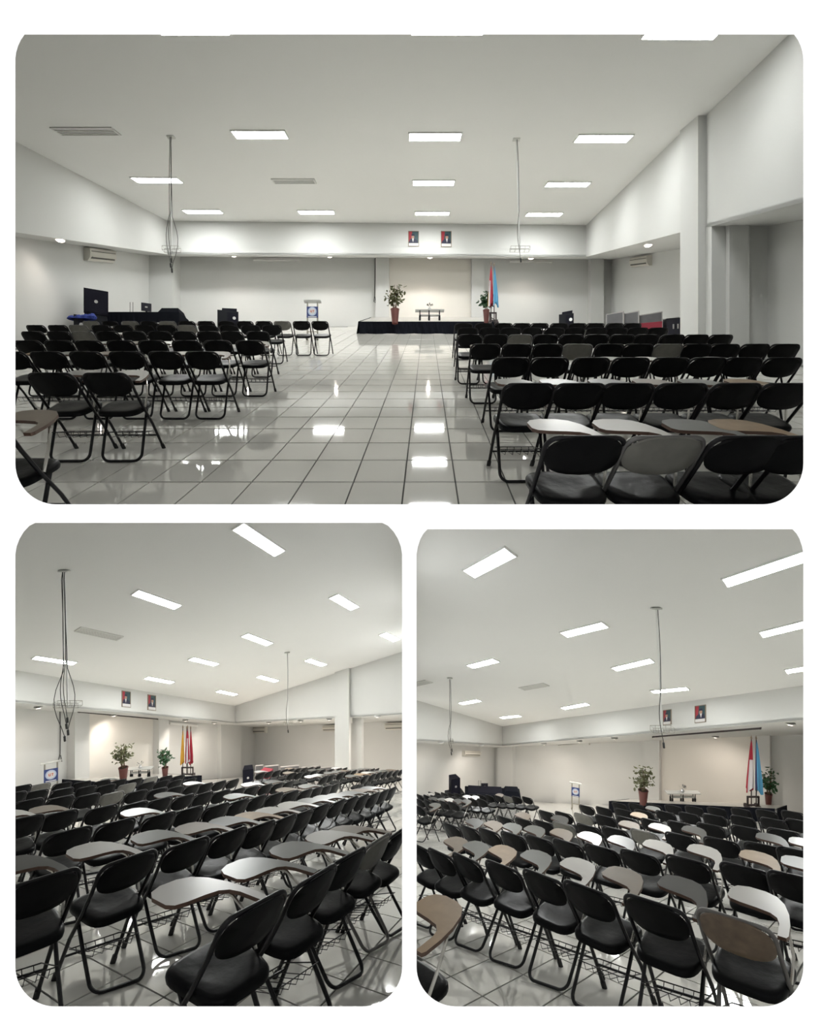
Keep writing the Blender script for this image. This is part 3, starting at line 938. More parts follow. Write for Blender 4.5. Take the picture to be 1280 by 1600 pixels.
def plant(hall, px, ybase, wpot, hpot_px, ftop, fw_px, leaf, label, Hbase=ST, seed=1):
    X, Y = hall.fl(px, ybase, Hbase)
    k = Y / FOC
    root = empty('potted_plant', hall.pt(X, Y, Hbase))
    tag(root, label, 'plant', 'potted plants on the stages')
    w, h = wpot * k, hpot_px * k
    MB().lathe([(w * 0.34, -0.05), (w * 0.36, 0.0), (w * 0.5, h * 0.93), (w * 0.53, h * 0.94), (w * 0.53, h), (w * 0.46, h), (w * 0.45, h * 0.93)], 14).obj('pot', M['pot'], root, True)
    MB().lathe([(w * 0.45, h * 0.9), (w * 0.45, h * 0.935)], 12).obj('soil', M['soil'], root)
    ht = (ybase - ftop) * k
    rnd = random.Random(seed)
    st = MB()
    fo = MB()
    nst = 6
    R = fw_px * k / 2
    for s in range(nst):
        a = 2 * math.pi * s / nst + rnd.random()
        top = Vector((math.cos(a) * R * rnd.uniform(0.2, 0.75), math.sin(a) * R * rnd.uniform(0.2, 0.6), rnd.uniform(0.62, 0.98) * ht))
        if s == 0:
            top = Vector((R * 0.25, 0, ht * 0.97))
        b0 = Vector((math.cos(a) * w * 0.12, math.sin(a) * w * 0.12, h * 0.92))
        midp = (b0 + top) / 2 + Vector((rnd.uniform(-.1, .1), rnd.uniform(-.1, .1), 0)) * R
        path = [b0, (b0 * 0.6 + midp * 0.4), midp, (midp + top) / 2, top]
        st.tube(path, 0.016, 5, taper=0.4)
        for i in range(26):
            t = rnd.uniform(0.42, 1.0)
            p = b0.lerp(top, t) + Vector((rnd.gauss(0, .26), rnd.gauss(0, .26), rnd.gauss(0, .10))) * R * 1.2
            if p.z < h * 1.05:
                p.z = h * 1.1
            L = rnd.uniform(0.10, 0.19)
            W = L * 0.28
            d = Vector((rnd.uniform(-1, 1), rnd.uniform(-1, 1), rnd.uniform(-0.9, 0.4))).normalized()
            sd = d.cross(Vector((rnd.uniform(-.5, .5), rnd.uniform(-.5, .5), 1))).normalized()
            nn = d.cross(sd) * 0.02
            fo.add([p, p + d * L * 0.35 + sd * W + nn, p + d * L * 0.75 + sd * W * 0.7 + nn, p + d * L, p + d * L * 0.75 - sd * W * 0.7 + nn, p + d * L * 0.35 - sd * W + nn],
                   [(0, 1, 2, 3), (0, 3, 4, 5)])
    st.obj('stems', M['trunk'], root, True)
    f = fo.obj('foliage', M[leaf], root)
    f['kind'] = 'stuff'


plant(A, 617.3, 503.5, 13.2, 20.5, 444, 30, 'leaf_olive', 'olive leafy plant in a red-brown pot, left on the upper stage', seed=3)
plant(A, 760, 503, 10, 18.5, 453, 22, 'leaf_green', 'green bushy plant in a red-brown pot, beside the upper flags', seed=5)
plant(B, 192.8, 1219, 13.5, 20, 1161, 31, 'leaf_olive', 'olive leafy plant in a red-brown pot on the lower-left stage', seed=8)
plant(B, 258, 1214.5, 9.5, 15.5, 1169.5, 22, 'leaf_green', 'green bushy plant in a red-brown pot, centre of the lower-left stage', seed=11)
plant(C, 1005.3, 1254.5, 14.5, 20, 1196, 30, 'leaf_olive', 'olive leafy plant in a red-brown pot on the lower-right stage', seed=14)
plant(C, 1201, 1257, 10.5, 17, 1200.5, 24, 'leaf_green', 'green bushy plant behind the flags of the lower-right picture', seed=17)


def furled_flag(root_pos, R, tipz, botz, dx, wid, mats, split, label, seed):
    """a furled flag hanging from a pole tip: a pleated tapering cloth; split(u, t) -> material index"""
    root = empty('flag', root_pos)
    tag(root, label, 'flag', 'furled flags beside the stages')
    L = tipz - botz
    mb = MB()
    n, m_ = 20, 10
    rnd = random.Random(seed)
    ph = rnd.random() * 6
    vv = []
    for j in range(m_ + 1):
        t = j / m_
        r = wid * (0.10 + 0.90 * t ** 0.8) * (1.0 if t < 0.9 else 0.92)
        for i in range(n):
            a = 2 * math.pi * i / n
            rr = r * (1 + 0.28 * math.sin(5 * a + ph + t)) * (0.5 + 0.5 * abs(math.cos(a / 2 + 0.3)))
            z = tipz - L * t - (0.06 * math.sin(2 * a + ph) * L if j == m_ else 0)
            vv.append((dx * t + rr * math.cos(a), rr * 0.6 * math.sin(a), z))
    ff, mi = [], []
    for j in range(m_):
        for i in range(n):
            ff.append((j * n + i, j * n + (i + 1) % n, (j + 1) * n + (i + 1) % n, (j + 1) * n + i))
            mi.append(split(i / n, (j + 0.5) / m_))
    mb.add(vv, ff)
    mb.m = mi
    mb.obj('cloth', [M[x] for x in mats], root, True)
    MB().tube([(0, 0, botz - 0.55 if botz > 0.6 else 0.02), (0, 0, tipz + 0.02)], 0.016, 6).obj('pole', M['wooddark'], root)
    MB().lathe([(0.012, tipz), (0.03, tipz + 0.04), (0.004, tipz + 0.14)], 8).obj('finial', M['frame_gold'], root, True)
    return root


def flag_stand(hall, px, ybase, w_px, h_px, label, Hb):
    X, Y = hall.fl(px, ybase, Hb)
    k = Y / FOC
    root = empty('flag_stand', hall.pt(X, Y, Hb))
    tag(root, label, 'flag stand', 'flag stands')
    w, h = w_px * k, h_px * k
    t = 0.045
    for sx in (-1, 1):
        MB().box(sx * (w / 2) - t / 2, sx * (w / 2) + t / 2, -t / 2, t / 2, -0.03, h).obj('post', M['wooddark'], root)
        MB().box(sx * (w / 2) - t * 0.9, sx * (w / 2) + t * 0.9, -0.16, 0.16, -0.05, 0.05).obj('foot', M['wooddark'], root)
    for z in (h - t, h * 0.12):
        MB().box(-w / 2, w / 2, -t / 2, t / 2, z, z + t).obj('rail', M['wooddark'], root)
    return X, Y, k


X, Y, k = flag_stand(A, 770.5, 504, 9.5, 16, 'dark wooden flag stand at the right of the upper stage', ST)
furled_flag(A.pt(X - 2.6 * k, Y + 0.05, ST), None, 90 * k, 28 * k, -2.0 * k, 5.2 * k, ['red', 'white', 'yellow'], lambda u, t: 2 if (t > 0.72 and 0.3 < u < 0.62) else (1 if (t > 0.42 and (0.55 < u < 0.72 or 0.8 < u < 0.95)) else 0), 'red and white flag furled on its pole in the upper picture', 2)
furled_flag(A.pt(X + 1.2 * k, Y - 0.08, ST), None, 88 * k, 27 * k, 2.2 * k, 4.6 * k, ['sky', 'navy'], lambda u, t: 1 if 0.35 < u < 0.6 and t < 0.5 else 0, 'sky blue flag furled beside the red one in the upper picture', 4)
X, Y, k = flag_stand(B, 293, 1212, 17, 13.5, 'dark wooden flag stand right on the lower-left stage', ST)
cols = [('yellow', -7.2, 'yellow flag furled at left of the lower-left flag group'), ('red', -3.0, 'dark red flag, second of the lower-left flag group'),
        ('white', 0.2, 'white and red flag, third of the lower-left flag group'), ('red', 3.2, 'bright red flag at right of the lower-left flag group')]
for i, (cm, dx, lb) in enumerate(cols):
    furled_flag(B.pt(X + dx * k, Y + 0.12 * (i % 2), ST), None, (74 - i % 2) * k, (20 + 1.5 * (i % 3)) * k, (-1.6 if i == 0 else 0.4) * k, 3.4 * k,
                [cm, 'red' if cm == 'white' else cm], lambda u, t, c=cm: 1 if (c == 'white' and (t < 0.35 or u > 0.75)) else 0, lb, 20 + i)
X, Y, k = flag_stand(C, 1177, 1261, 17, 17, 'dark wooden flag stand right on the lower-right stage', ST)
furled_flag(C.pt(X - 1.2 * k, Y + 0.05, ST), None, 106 * k, 28 * k, -4.2 * k, 7.2 * k, ['red', 'white'], lambda u, t: 1 if (t > 0.40 and 0.62 < u < 0.99) else 0, 'red and white flag furled on its pole in the lower-right picture', 31)
furled_flag(C.pt(X + 1.8 * k, Y - 0.10, ST), None, 105 * k, 25 * k, 3.4 * k, 6.6 * k, ['sky', 'navy'], lambda u, t: 1 if 0.4 < u < 0.62 else 0, 'sky blue flag furled at right in the lower-right picture', 33)


def low_table(hall, px, ytop, ybase, w_px, label, label_v, yaw):
    X, Y = hall.fl(px, ybase, ST)
    k = Y / FOC
    w, h = w_px * k, (ybase - ytop) * k
    root = empty('low_table', hall.pt(X, Y, ST), Matrix.Rotation(yaw, 3, 'Z'))
    tag(root, label, 'table', 'low tables on the stages')
    MB().box(-w / 2, w / 2, -0.13, 0.13, h - 0.03, h).obj('table_top', M['glass'], root)
    MB().box(-w * 0.34, w * 0.34, -0.08, 0.08, h * 0.45, h * 0.45 + 0.025).obj('shelf', M['glass'], root)
    for sx in (-0.34, -0.02, 0.34):
        for y in (-0.08, 0.08):
            MB().lathe([(0.035, -0.05), (0.035, h * 0.4), (0.018, h * 0.45), (0.018, h - 0.03)], 8, cx=sx * w, cy=y).obj('leg', M['cabinet'], root)
    v = empty('flower_vase', hall.pt(X, Y, ST) + Vector((0.0, 0, h)))
    tag(v, label_v, 'vase', 'vases on the low tables')
    MB().lathe([(0.05, 0), (0.07, 0.05), (0.03, 0.11), (0.04, 0.13)], 10).obj('vase', M['badge'], v, True)
    rnd = random.Random(4)
    f = MB()
    for i in range(14):
        d = Vector((rnd.uniform(-1, 1), rnd.uniform(-1, 1), rnd.uniform(0.2, 1))).normalized() * 0.14
        p = Vector((0, 0, 0.12)) + d
        s = d.cross(Vector((0, 0, 1))).normalized() * 0.025
        f.add([p - d * 0.6, p + s, p + d * 0.3, p - s], [(0, 1, 2, 3)])
    f.obj('flowers', M['t_grey'], v)


low_table(A, 671.5, 485, 500.5, 45, 'low glass table with black legs on the upper stage', 'small flower vase on the low table of the upper picture', 0.0)
low_table(B, 219, 1200, 1213.5, 38, 'low glass table with black legs on the lower-left stage', 'small flower vase on the low table of the lower-left picture', 0.1)
low_table(C, 1067, 1237.5, 1252, 52, 'low glass table with black legs on the lower-right stage', 'small flower vase on the low table of the lower-right picture', 0.0)


def lectern(hall, px, ytop, ybase, pw, p0, p1, label, yaw):
    X, Y = hall.fl(px, ybase)
    k = Y / FOC
    w = pw * k
    h = (ybase - ytop) * k
    root = empty('lectern', hall.pt(X, Y, 0), Matrix.Rotation(yaw, 3, 'Z'))
    tag(root, label, 'lectern', 'metal lecterns')
    for sx in (-1, 1):
        MB().tube([(sx * w * 0.45, 0, -0.03), (sx * w * 0.45, 0, h - 0.06)], 0.025, 8).obj('post', M['steel'], root)
        MB().box(sx * w * 0.45 - 0.03, sx * w * 0.45 + 0.03, -0.28, 0.28, -0.02, 0.03).obj('foot', M['steel'], root)
    MB().hexa([(-w * 0.75, -0.08, h - 0.03), (w * 0.75, -0.08, h - 0.03), (w * 0.75, 0.08, h - 0.05), (-w * 0.75, 0.08, h - 0.05)],
              [(-w * 0.75, -0.08, h), (w * 0.75, -0.08, h), (w * 0.75, 0.08, h - 0.02), (-w * 0.75, 0.08, h - 0.02)]).obj('reading_top', M['glass'], root)
    z0, z1 = (ybase - p1) * k, (ybase - p0) * k
    f = -1
    pn = MB().box(-w / 2, w / 2, -0.05, -0.03, z0, z1).obj('panel', M['board_blue'], root)
    zc = z0 + (z1 - z0) * 0.56
    r = min(w, z1 - z0) * 0.40

    def disc(name, rr, off, m):
        ob = MB().prism([(rr * math.cos(a * math.pi / 14), rr * math.sin(a * math.pi / 14)) for a in range(28)], 0, 0.004).obj(name, M[m], pn)
        ob.matrix_local = Matrix(((1, 0, 0, 0), (0, 0, -1, -0.05 - off), (0, 1, 0, zc), (0, 0, 0, 1)))
    disc('emblem_ring', r, 0.0, 'board_pale')
    disc('emblem_field', r * 0.74, 0.005, 'board_white')
    e = MB()
    for x_0, x_1, a, b in ((-0.42, -0.28, -0.25, 0.3), (-0.28, -0.12, -0.25, -0.10), (-0.12, 0.0, -0.25, 0.3), (0.1, 0.5, 0.17, 0.3), (0.24, 0.38, -0.25, 0.17)):
        e.box(x_0 * r, x_1 * r, -0.064, -0.058, zc + a * r, zc + b * r)
    e.obj('emblem_mark', M['board_orange'], pn)
    MB().box(-w * 0.38, w * 0.38, -0.056, -0.05, z0 + (z1 - z0) * 0.04, z0 + (z1 - z0) * 0.11).obj('caption_strip', M['board_white'], pn)
    MB().box(-w * 0.42, w * 0.42, -0.012, 0.012, z0 * 0.35, z0 * 0.35 + 0.03).obj('crossbar', M['steel'], root)


lectern(A, 488.5, 470, 531, 17.5, 480, 497, 'metal lectern with blue emblem panel beside the upper left chairs', 0.0)
lectern(B, 79.8, 1190, 1240, 18.5, 1200.7, 1220.5, 'metal lectern with blue emblem panel in the lower-left picture', 0.5)
lectern(C, 899.5, 1222.5, 1264, 12, 1230, 1244, 'metal lectern with blue emblem panel in the lower-right picture', -0.35)


# ------------------------------------------------------------------ sound equipment and other furniture
def px_box_root(hall, name, x0, x1, ybase, label, cat, yaw=0.0, Hb=0.0, group=None):
    X, Y = hall.fl((x0 + x1) / 2, ybase, Hb)
    root = empty(name, hall.pt(X, Y, Hb), Matrix.Rotation(yaw, 3, 'Z'))
    tag(root, label, cat, group)
    return root, Y / FOC, (x1 - x0) * Y / FOC


def loudspeaker(hall, x0, x1, y0, y1, ybase, label, yaw=0.0):
    r, k, w = px_box_root(hall, 'loudspeaker', x0, x1, ybase, label, 'loudspeaker', yaw, group='loudspeakers')
    zb, zt = (ybase - y1) * k, (ybase - y0) * k
    d = min(0.5, w)
    cab = MB().prism([(-w / 2, -d / 2), (w / 2, -d / 2), (w * 0.38, d / 2), (-w * 0.38, d / 2)], zb, zt).obj('cabinet', M['speaker'], r)
    MB().box(-w * 0.45, w * 0.45, -d / 2 - 0.02, -d / 2 + 0.005, zb + 0.05, zt - 0.05).obj('grille', M['grille'], r)
    MB().lathe([(0.05, 0), (0.05, 0.01)], 12).obj('badge', M['badge'], r).matrix_local = Matrix(((1, 0, 0, 0), (0, 0, -1, -d / 2 - 0.02), (0, 1, 0, zb + (zt - zb) * 0.5), (0, 0, 0, 1)))
    if zb > 0.1:
        MB().box(-w * 0.45, w * 0.45, -d * 0.45, d * 0.45, -0.1, zb - 0.005).obj('plinth', M['cabinet'], r)
    return r


def case_stack(hall, x0, x1, y0, ybase, lid, label, yaw=0.0):
    r, k, w = px_box_root(hall, 'equipment_case', x0, x1, ybase, label, 'equipment case', yaw, group='black equipment cases')
    h = (ybase - y0) * k
    MB().box(-w / 2, w / 2, -0.25, 0.25, -0.12, h).obj('body', M['cabinet'], r)
    MB().box(-w * 0.03, w * 0.47, -0.262, -0.25, h * 0.15, h * 0.9).obj('front_panel', M['speaker'], r)
    MB().lathe([(0.06, 0), (0.06, 0.008)], 10).obj('port', M['badge'], r).matrix_local = Matrix(((1, 0, 0, w * 0.3), (0, 0, -1, -0.262), (0, 1, 0, h * 0.6), (0, 0, 0, 1)))
    if lid:
        MB().hexa([(-w * 0.3, -0.18, h), (w * 0.4, -0.18, h), (w * 0.4, 0.18, h), (-w * 0.3, 0.18, h)],
                  [(-w * 0.28, -0.16, h + lid * k), (w * 0.42, -0.16, h + lid * k * 1.3), (w * 0.42, 0.16, h + lid * k * 1.3), (-w * 0.28, 0.16, h + lid * k)]).obj('amplifier', M['speaker'], r)


def sound_desk(hall, x0, x1, ytop, ybase, label, yaw=0.0):
    r, k, w = px_box_root(hall, 'sound_desk', x0, x1, ybase, label, 'sound desk', yaw)
    h = (ybase - ytop) * k
    n = 30
    t, b = [], []
    for i in range(n + 1):
        x = -w / 2 + w * i / n
        t.append((x, -0.35, h * 0.86))
        b.append((x, -0.37 + 0.025 * (i % 2), -0.2))
    m_ = n + 1
    mb = MB().add(t + b, [(i, i + 1, m_ + i + 1, m_ + i) for i in range(n)])
    mb.box(-w / 2, w / 2, -0.35, 0.4, h * 0.82, h * 0.86)
    for sx in (-1, 1):
        mb.box(sx * w / 2 - 0.01, sx * w / 2 + 0.01, -0.35, 0.4, -0.2, h * 0.84)
    mb.obj('tablecloth', M['cloth'], r)
    MB().hexa([(-w * 0.45, -0.25, h * 0.86), (w * 0.18, -0.25, h * 0.86), (w * 0.18, 0.3, h * 0.86), (-w * 0.45, 0.3, h * 0.86)],
              [(-w * 0.44, -0.2, h * 0.92), (w * 0.17, -0.2, h * 0.92), (w * 0.17, 0.28, h * 1.0), (-w * 0.44, 0.28, h * 1.0)]).obj('mixer', M['speaker'], r)
    MB().hexa([(w * 0.20, -0.3, h * 0.86), (w * 0.49, -0.3, h * 0.86), (w * 0.49, 0.3, h * 0.86), (w * 0.20, 0.3, h * 0.86)],
              [(w * 0.24, -0.2, h * 1.08), (w * 0.46, -0.2, h * 1.08), (w * 0.46, 0.25, h * 1.08), (w * 0.24, 0.25, h * 1.08)]).obj('covered_amplifier', M['cloth'], r)
    for i, x in enumerate((0.10, 0.14)):
        MB().tube([(w * (x - 0.35), 0.1, h * 0.9), (w * (x - 0.35), 0.1, h * 1.45)], 0.008, 5).obj('aerial', M['cable'], r)
    return r, k, w, h


def monitor(hall, x0, x1, y0, y1, ybase, label, yaw=0.0):
    r, k, w = px_box_root(hall, 'monitor', x0, x1, ybase, label, 'monitor', yaw, group='monitors on the sound desks')
    zb, zt = (ybase - y1) * k, (ybase - y0) * k
    MB().box(-w / 2, w / 2, -0.03, 0.03, zb, zt).obj('display', M['screen'], r)
    MB().box(-w * 0.12, w * 0.12, -0.034, -0.03, zb + (zt - zb) * 0.42, zb + (zt - zb) * 0.58).obj('logo', M['badge'], r)
    MB().box(-0.03, 0.03, 0.02, 0.06, zb - 0.2, zb + 0.1).obj('neck', M['cabinet'], r)
    MB().box(-w * 0.3, w * 0.3, -0.08, 0.12, zb - 0.22, zb - 0.19).obj('foot', M['cabinet'], r)


loudspeaker(A, 134, 167, 457, 495, 531, 'tall black loudspeaker left of the sound desk in the upper picture', 0.5)
case_stack(A, 117, 130, 496, 533, 0, 'small black equipment case left of the loudspeaker in the upper picture', 0.5)
sound_desk(A, 172, 287, 488, 527, 'long black-draped sound desk behind the upper left chairs')
monitor(A, 221.5, 236, 474, 486.5, 525.5, 'small black monitor on the sound desk of the upper picture', 0.4)
case_stack(A, 341, 372, 489, 516, 4.5, 'black equipment case with amplifier on top in the upper picture', 0.3)
case_stack(A, 874, 896, 494, 518, 4.5, 'black equipment case behind the upper right chairs', -0.28)
b_ = MB()
X, Y = A.fl(148, 531)
for i in range(7):
    b_.lathe([(0.16 - 0.012 * i, -0.03), (0.12, 0.03), (0.05, 0.07 + 0.01 * i)], 9, cx=-0.3 + 0.1 * i, cy=0.03 * (i % 2))
o = b_.obj('folded_cloth', M['bluecloth'])
o.location = A.pt(X, Y - 0.62, 0) + Vector((0, 0, A.height(494.5, Y - 0.62) - 0.05))
tag(o, 'crumpled blue cloth before the loudspeaker in the upper picture', 'cloth')
loudspeaker(C, 702, 717, 1213.5, 1237, 1258, 'tall black loudspeaker beside the sound desk in the lower-right picture', 0.3)
case_stack(C, 697, 724, 1237, 1258, 0, 'black equipment case under the loudspeaker of the lower-right picture', 0.3)
sound_desk(C, 727, 812, 1233.5, 1259, 'long black-draped sound desk in the lower-right picture', -0.1)
monitor(C, 752, 762.5, 1224, 1232.5, 1257, 'small black monitor on the sound desk of the lower-right picture')
loudspeaker(B, 380, 396, 1199, 1223.5, 1223.5, 'black loudspeaker standing before the grey dividers in the lower-left picture', 0.25)


def dividers(hall, pxs, y_top, y_base, slant, label_fn, yaw):
    for i, (x0, x1) in enumerate(pxs):
        yb = y_base + slant * i
        r, k, w = px_box_root(hall, 'partition_panel', x0, x1, yb, label_fn(i), 'partition panel', yaw, group='grey stored partition panels')
        h = (yb - y_top(i)) * k
        MB().box(-w / 2 + 0.03, w / 2 - 0.03, -0.03, 0.03, 0.05, h - 0.03).obj('fabric', M['divider'], r)
        fr = MB()
        fr.box(-w / 2, w / 2, -0.04, 0.04, h - 0.03, h)
        fr.box(-w / 2, w / 2, -0.04, 0.04, -0.05, 0.05)
        for sx in (-1, 1):
            fr.box(sx * (w / 2 - 0.015) - 0.015, sx * (w / 2 - 0.015) + 0.015, -0.04, 0.04, 0, h)
        fr.obj('edge_strip', M['divider_edge'], r)


dividers(A, [(948, 974), (976, 998), (1000, 1034), (1036, 1066)], lambda i: [489, 488, 490, 497][i], 522, 0.6,
         lambda i: ['first', 'second', 'third', 'fourth'][i] + ' grey partition panel by the right wall of the upper picture', -0.5)
dividers(B, [(399, 412), (413, 436), (438, 468), (470, 500), (501, 526)], lambda i: 1195.5 + 0.6 * i, 1219, 0.3,
         lambda i: ['first', 'second', 'third', 'fourth', 'fifth'][i] + ' grey partition panel behind the far chairs, lower-left picture', 0.2)


def maroon_stack(hall, x0, x1, y0, yb, label):
    r, k, w = px_box_root(hall, 'maroon_cushion', x0, x1, yb, label, 'cushion', -0.3)
    h = (yb - y0) * k
    MB().box(-w / 2, w / 2, -0.2, 0.2, 0.0, h * 0.45).obj('base', M['cabinet'], r)
    MB().prism([(-w / 2, -0.22), (w / 2, -0.22), (w * 0.46, 0.2), (-w * 0.46, 0.2)], h * 0.45, h).obj('cover', M['maroon'], r)


maroon_stack(A, 1001, 1032, 507, 526, 'maroon cushion lying among the grey panels of the upper picture')
maroon_stack(B, 408, 425, 1203, 1221, 'maroon cushion lying among the grey panels of the lower-left picture')
cb, k, w = px_box_root(A, 'storage_cabinet', 1040, 1066, 527, 'dark two-door cabinet beside the right column in the upper picture', 'cabinet', -0.2)
MB().box(-w / 2, w / 2, -0.2, 0.2, -0.1, 27 * k).obj('body', M['cabinet'], cb)
for sx in (-0.25, 0.25):
    d_ = MB().box(sx * w - w * 0.23, sx * w + w * 0.23, -0.215, -0.2, 0.03, 25 * k).obj('door', M['screen'], cb)
    MB().box(sx * w - 0.02 - sx * 0.5 * w, sx * w + 0.02 - sx * 0.5 * w, -0.235, -0.215, 10 * k, 17 * k).obj('handle', M['badge'], d_)


# ------------------------------------------------------------------ folding chairs
def superell(hx, hy, n, p, a0=0.0):
    out = []
    for i in range(n):
        a = 2 * math.pi * i / n + a0
        c, s = math.cos(a), math.sin(a)
        out.append((hx * math.copysign(abs(c) ** (2 / p), c), hy * math.copysign(abs(s) ** (2 / p), s)))
    return out


TABLET = [(-0.15, 0.255), (-0.155, 0.36), (-0.13, 0.41), (-0.07, 0.435), (0.02, 0.43), (0.085, 0.40), (0.135, 0.33), (0.175, 0.22), (0.20, 0.10), (0.212, -0.02),
          (0.205, -0.045), (0.165, -0.045), (0.158, 0.02), (0.15, 0.09), (0.13, 0.145), (0.09, 0.18), (0.02, 0.195), (-0.07, 0.205), (-0.125, 0.22)]


def chair_meshes(key, resid, lod):
    """all meshes of one chair for a hall; resid(x, y) = height of the floor under the chair's own level plane"""
    n = 8 if lod else 5

    def ground(p):
        z = p.z
        if z < 0.42:
            p.z = z + resid(p.x, p.y) * (1 - z / 0.42)
        return p
    out = {}
    hw = 0.187
    # inverted U: front feet, up past the seat, over the back
    side = [(0.0, 0.245, 0.0), (0.0, 0.10, 0.27), (0.0, -0.03, 0.45), (0.0, -0.125, 0.60), (0.0, -0.175, 0.695)]
    rc = 0.055
    pathL = [(-hw, y, z) for _, y, z in side]
    corner = [(-hw + rc - rc * math.cos(a), -0.175 - 0.03 * math.sin(a), 0.695 + (0.06) * math.sin(a)) for a in [math.pi / 2 * i / 5 for i in range(1, 6)]]
    pathR = [(-x, y, z) for x, y, z in reversed(pathL)]
    cornerR = [(-x, y, z) for x, y, z in reversed(corner)]
    out['front_leg_frame'] = MB().tube(pathL + corner + cornerR + pathR, 0.0125, n).mesh('front_leg_frame', M['tube'], True, ground)
    # rear loop
    hr = 0.170
    s0, s1 = Vector((0, 0.09, 0.43)), Vector((0, -0.215, 0.013))
    d = (s1 - s0)
    pl = [s0 + d * t for t in (0, 0.5, 0.86)]
    L = [(-hr, p.y, p.z) for p in pl]
    cr = []
    for i in range(1, 7):
        a = math.pi / 2 * i / 6
        t = 0.86 + 0.14 * math.sin(a)
        p = s0 + d * t
        cr.append((-hr + 0.065 * (1 - math.cos(a)), p.y, p.z))
    Rr = [(-x, y, z) for x, y, z in reversed(L)]
    cR = [(-x, y, z) for x, y, z in reversed(cr)]
    out['rear_leg_frame'] = MB().tube(L + cr + cR + Rr, 0.0125, n).mesh('rear_leg_frame', M['tube'], True, ground)
    if lod:
        out['crossbar'] = MB().tube([(-hw, 0.165, 0.15), (hw, 0.165, 0.15)], 0.008, 6).mesh('crossbar', M['tube'], True, ground)
        for sx in (-1, 1):
            out['rubber_foot' + ('' if sx < 0 else '_r')] = MB().tube([(sx * hw, 0.250, -0.004), (sx * hw, 0.225, 0.045)], 0.018, 8).mesh('rubber_foot', M['rubber'], True, ground)
        rk = MB()
        rk.tube([(-0.16, -0.10, 0.24), (0.16, -0.10, 0.24), (0.16, 0.15, 0.19), (-0.16, 0.15, 0.19)], 0.0038, 5, closed=True)
        for i in range(5):
            x = -0.12 + 0.24 * i / 4
            rk.tube([(x, -0.10, 0.24), (x, -0.08, 0.19), (x, 0.13, 0.16), (x, 0.15, 0.19)], 0.0026, 4)
        out['book_rack'] = rk.mesh('book_rack', M['tube'], True, ground)
    # seat cushion
    def cushion(outl, zt, ring, thick, bow):
        mb = MB()
        N = len(outl)
        vv = []
        for sc, dz in ring:
            vv += [(x * sc, y * sc + 0.02, zt + dz) for x, y in outl]
        ff = []
        for i in range(len(ring) - 1):
            ff += [(i * N + k_, i * N + (k_ + 1) % N, (i + 1) * N + (k_ + 1) % N, (i + 1) * N + k_) for k_ in range(N)]
        ff.append(tuple(range(N - 1, -1, -1)))
        ff.append(tuple((len(ring) - 1) * N + k_ for k_ in range(N)))
        mb.add(vv, ff)
        return mb
    N = 28 if lod else 16
    outl = [(x * (0.93 + 0.45 * (y + 0.19)), y) for x, y in superell(0.185, 0.195, N, 4.2)]
    ring = [(0.9, -0.042), (0.985, -0.038), (1.0, -0.024), (0.992, -0.010), (0.95, 0.000), (0.82, 0.005), (0.4, -0.002)]
    def seat_x(p):
        q = Vector(p)
        q.z += 0.10 * (q.y - 0.02) * 0.9         # nose of the seat a little higher
        return q
    out['seat'] = cushion(outl, 0.445, ring, 0.05, 0).mesh('seat', M['seat'], True, seat_x)
    # backrest: curved stadium panel leaning back
    ol = superell(0.183, 0.098, N, 3.0)
    ol = [(x, y + (0.018 * (1 - (x / 0.183) ** 2) if y > 0 else 0.012 * (x / 0.183) ** 2)) for x, y in ol]
    ringb = [(0.0, -1), (0.6, -1), (0.95, -0.8), (1.0, 0.0), (0.95, 0.8), (0.6, 1), (0.0, 1)]
    vv, ff = [], []
    tilt = 0.45
    for sc, dz in ringb:
        for x, y in ol:
            x_, y_ = x * max(sc, 0.02), y * max(sc, 0.02)
            bow = -0.028 * (1 - (x_ / 0.183) ** 2)
            vv.append((x_, -0.165 + bow + dz * 0.011 - y_ * tilt, 0.655 + y_))
    NN = len(ol)
    for i in range(len(ringb) - 1):
        ff += [(i * NN + k_, i * NN + (k_ + 1) % NN, (i + 1) * NN + (k_ + 1) % NN, (i + 1) * NN + k_) for k_ in range(NN)]
    for c_ in ('black', 'greyback', 'brownback'):
        out['backrest_' + c_] = MB().add(vv, ff).mesh('backrest', M[c_], True)
    # writing tablet and its arm
    for c_ in ('t_white', 't_grey', 't_dark', 't_wood', 't_brown'):
        tb = MB()
        nt = len(TABLET)
        z0, z1 = 0.672, 0.690
        pts0 = [(x, y, z0 + 0.10 * (y - 0.2) * 0.6) for x, y in TABLET]
        pts1 = [(x, y, z1 + 0.10 * (y - 0.2) * 0.6) for x, y in TABLET]
        tb.add(pts0 + pts1, [tuple(range(nt - 1, -1, -1))], 1)
        tb.add(pts0 + pts1, [tuple(range(nt, 2 * nt))], 0)
        tb.add(pts0 + pts1, [(i, (i + 1) % nt, nt + (i + 1) % nt, nt + i) for i in range(nt)], 1)
        out['tablet_' + c_] = tb.mesh('writing_tablet', [M[c_], M['edge']])
    out['tablet_arm'] = MB().tube([(0.19, 0.0, 0.44), (0.205, 0.06, 0.55), (0.17, 0.17, 0.64), (0.12, 0.25, 0.672)], 0.009, 6 if lod else 4).mesh('tablet_arm', M['chrome'], True)
    for c_ in ('greytube',):
        for nm in ('front_leg_frame', 'rear_leg_frame'):
            me = out[nm].copy()
            me.materials[0] = M[c_]
            out[nm + '_grey'] = me
    return out


ORD = ['first', 'second', 'third', 'fourth', 'fifth', 'sixth', 'seventh', 'eighth', 'ninth', 'tenth', 'eleventh', 'twelfth', 'thirteenth', 'fourteenth', 'fifteenth']
TNAME = {'t_white': 'white', 't_grey': 'grey', 't_dark': 'dark', 't_wood': 'plywood', 't_brown': 'brown'}


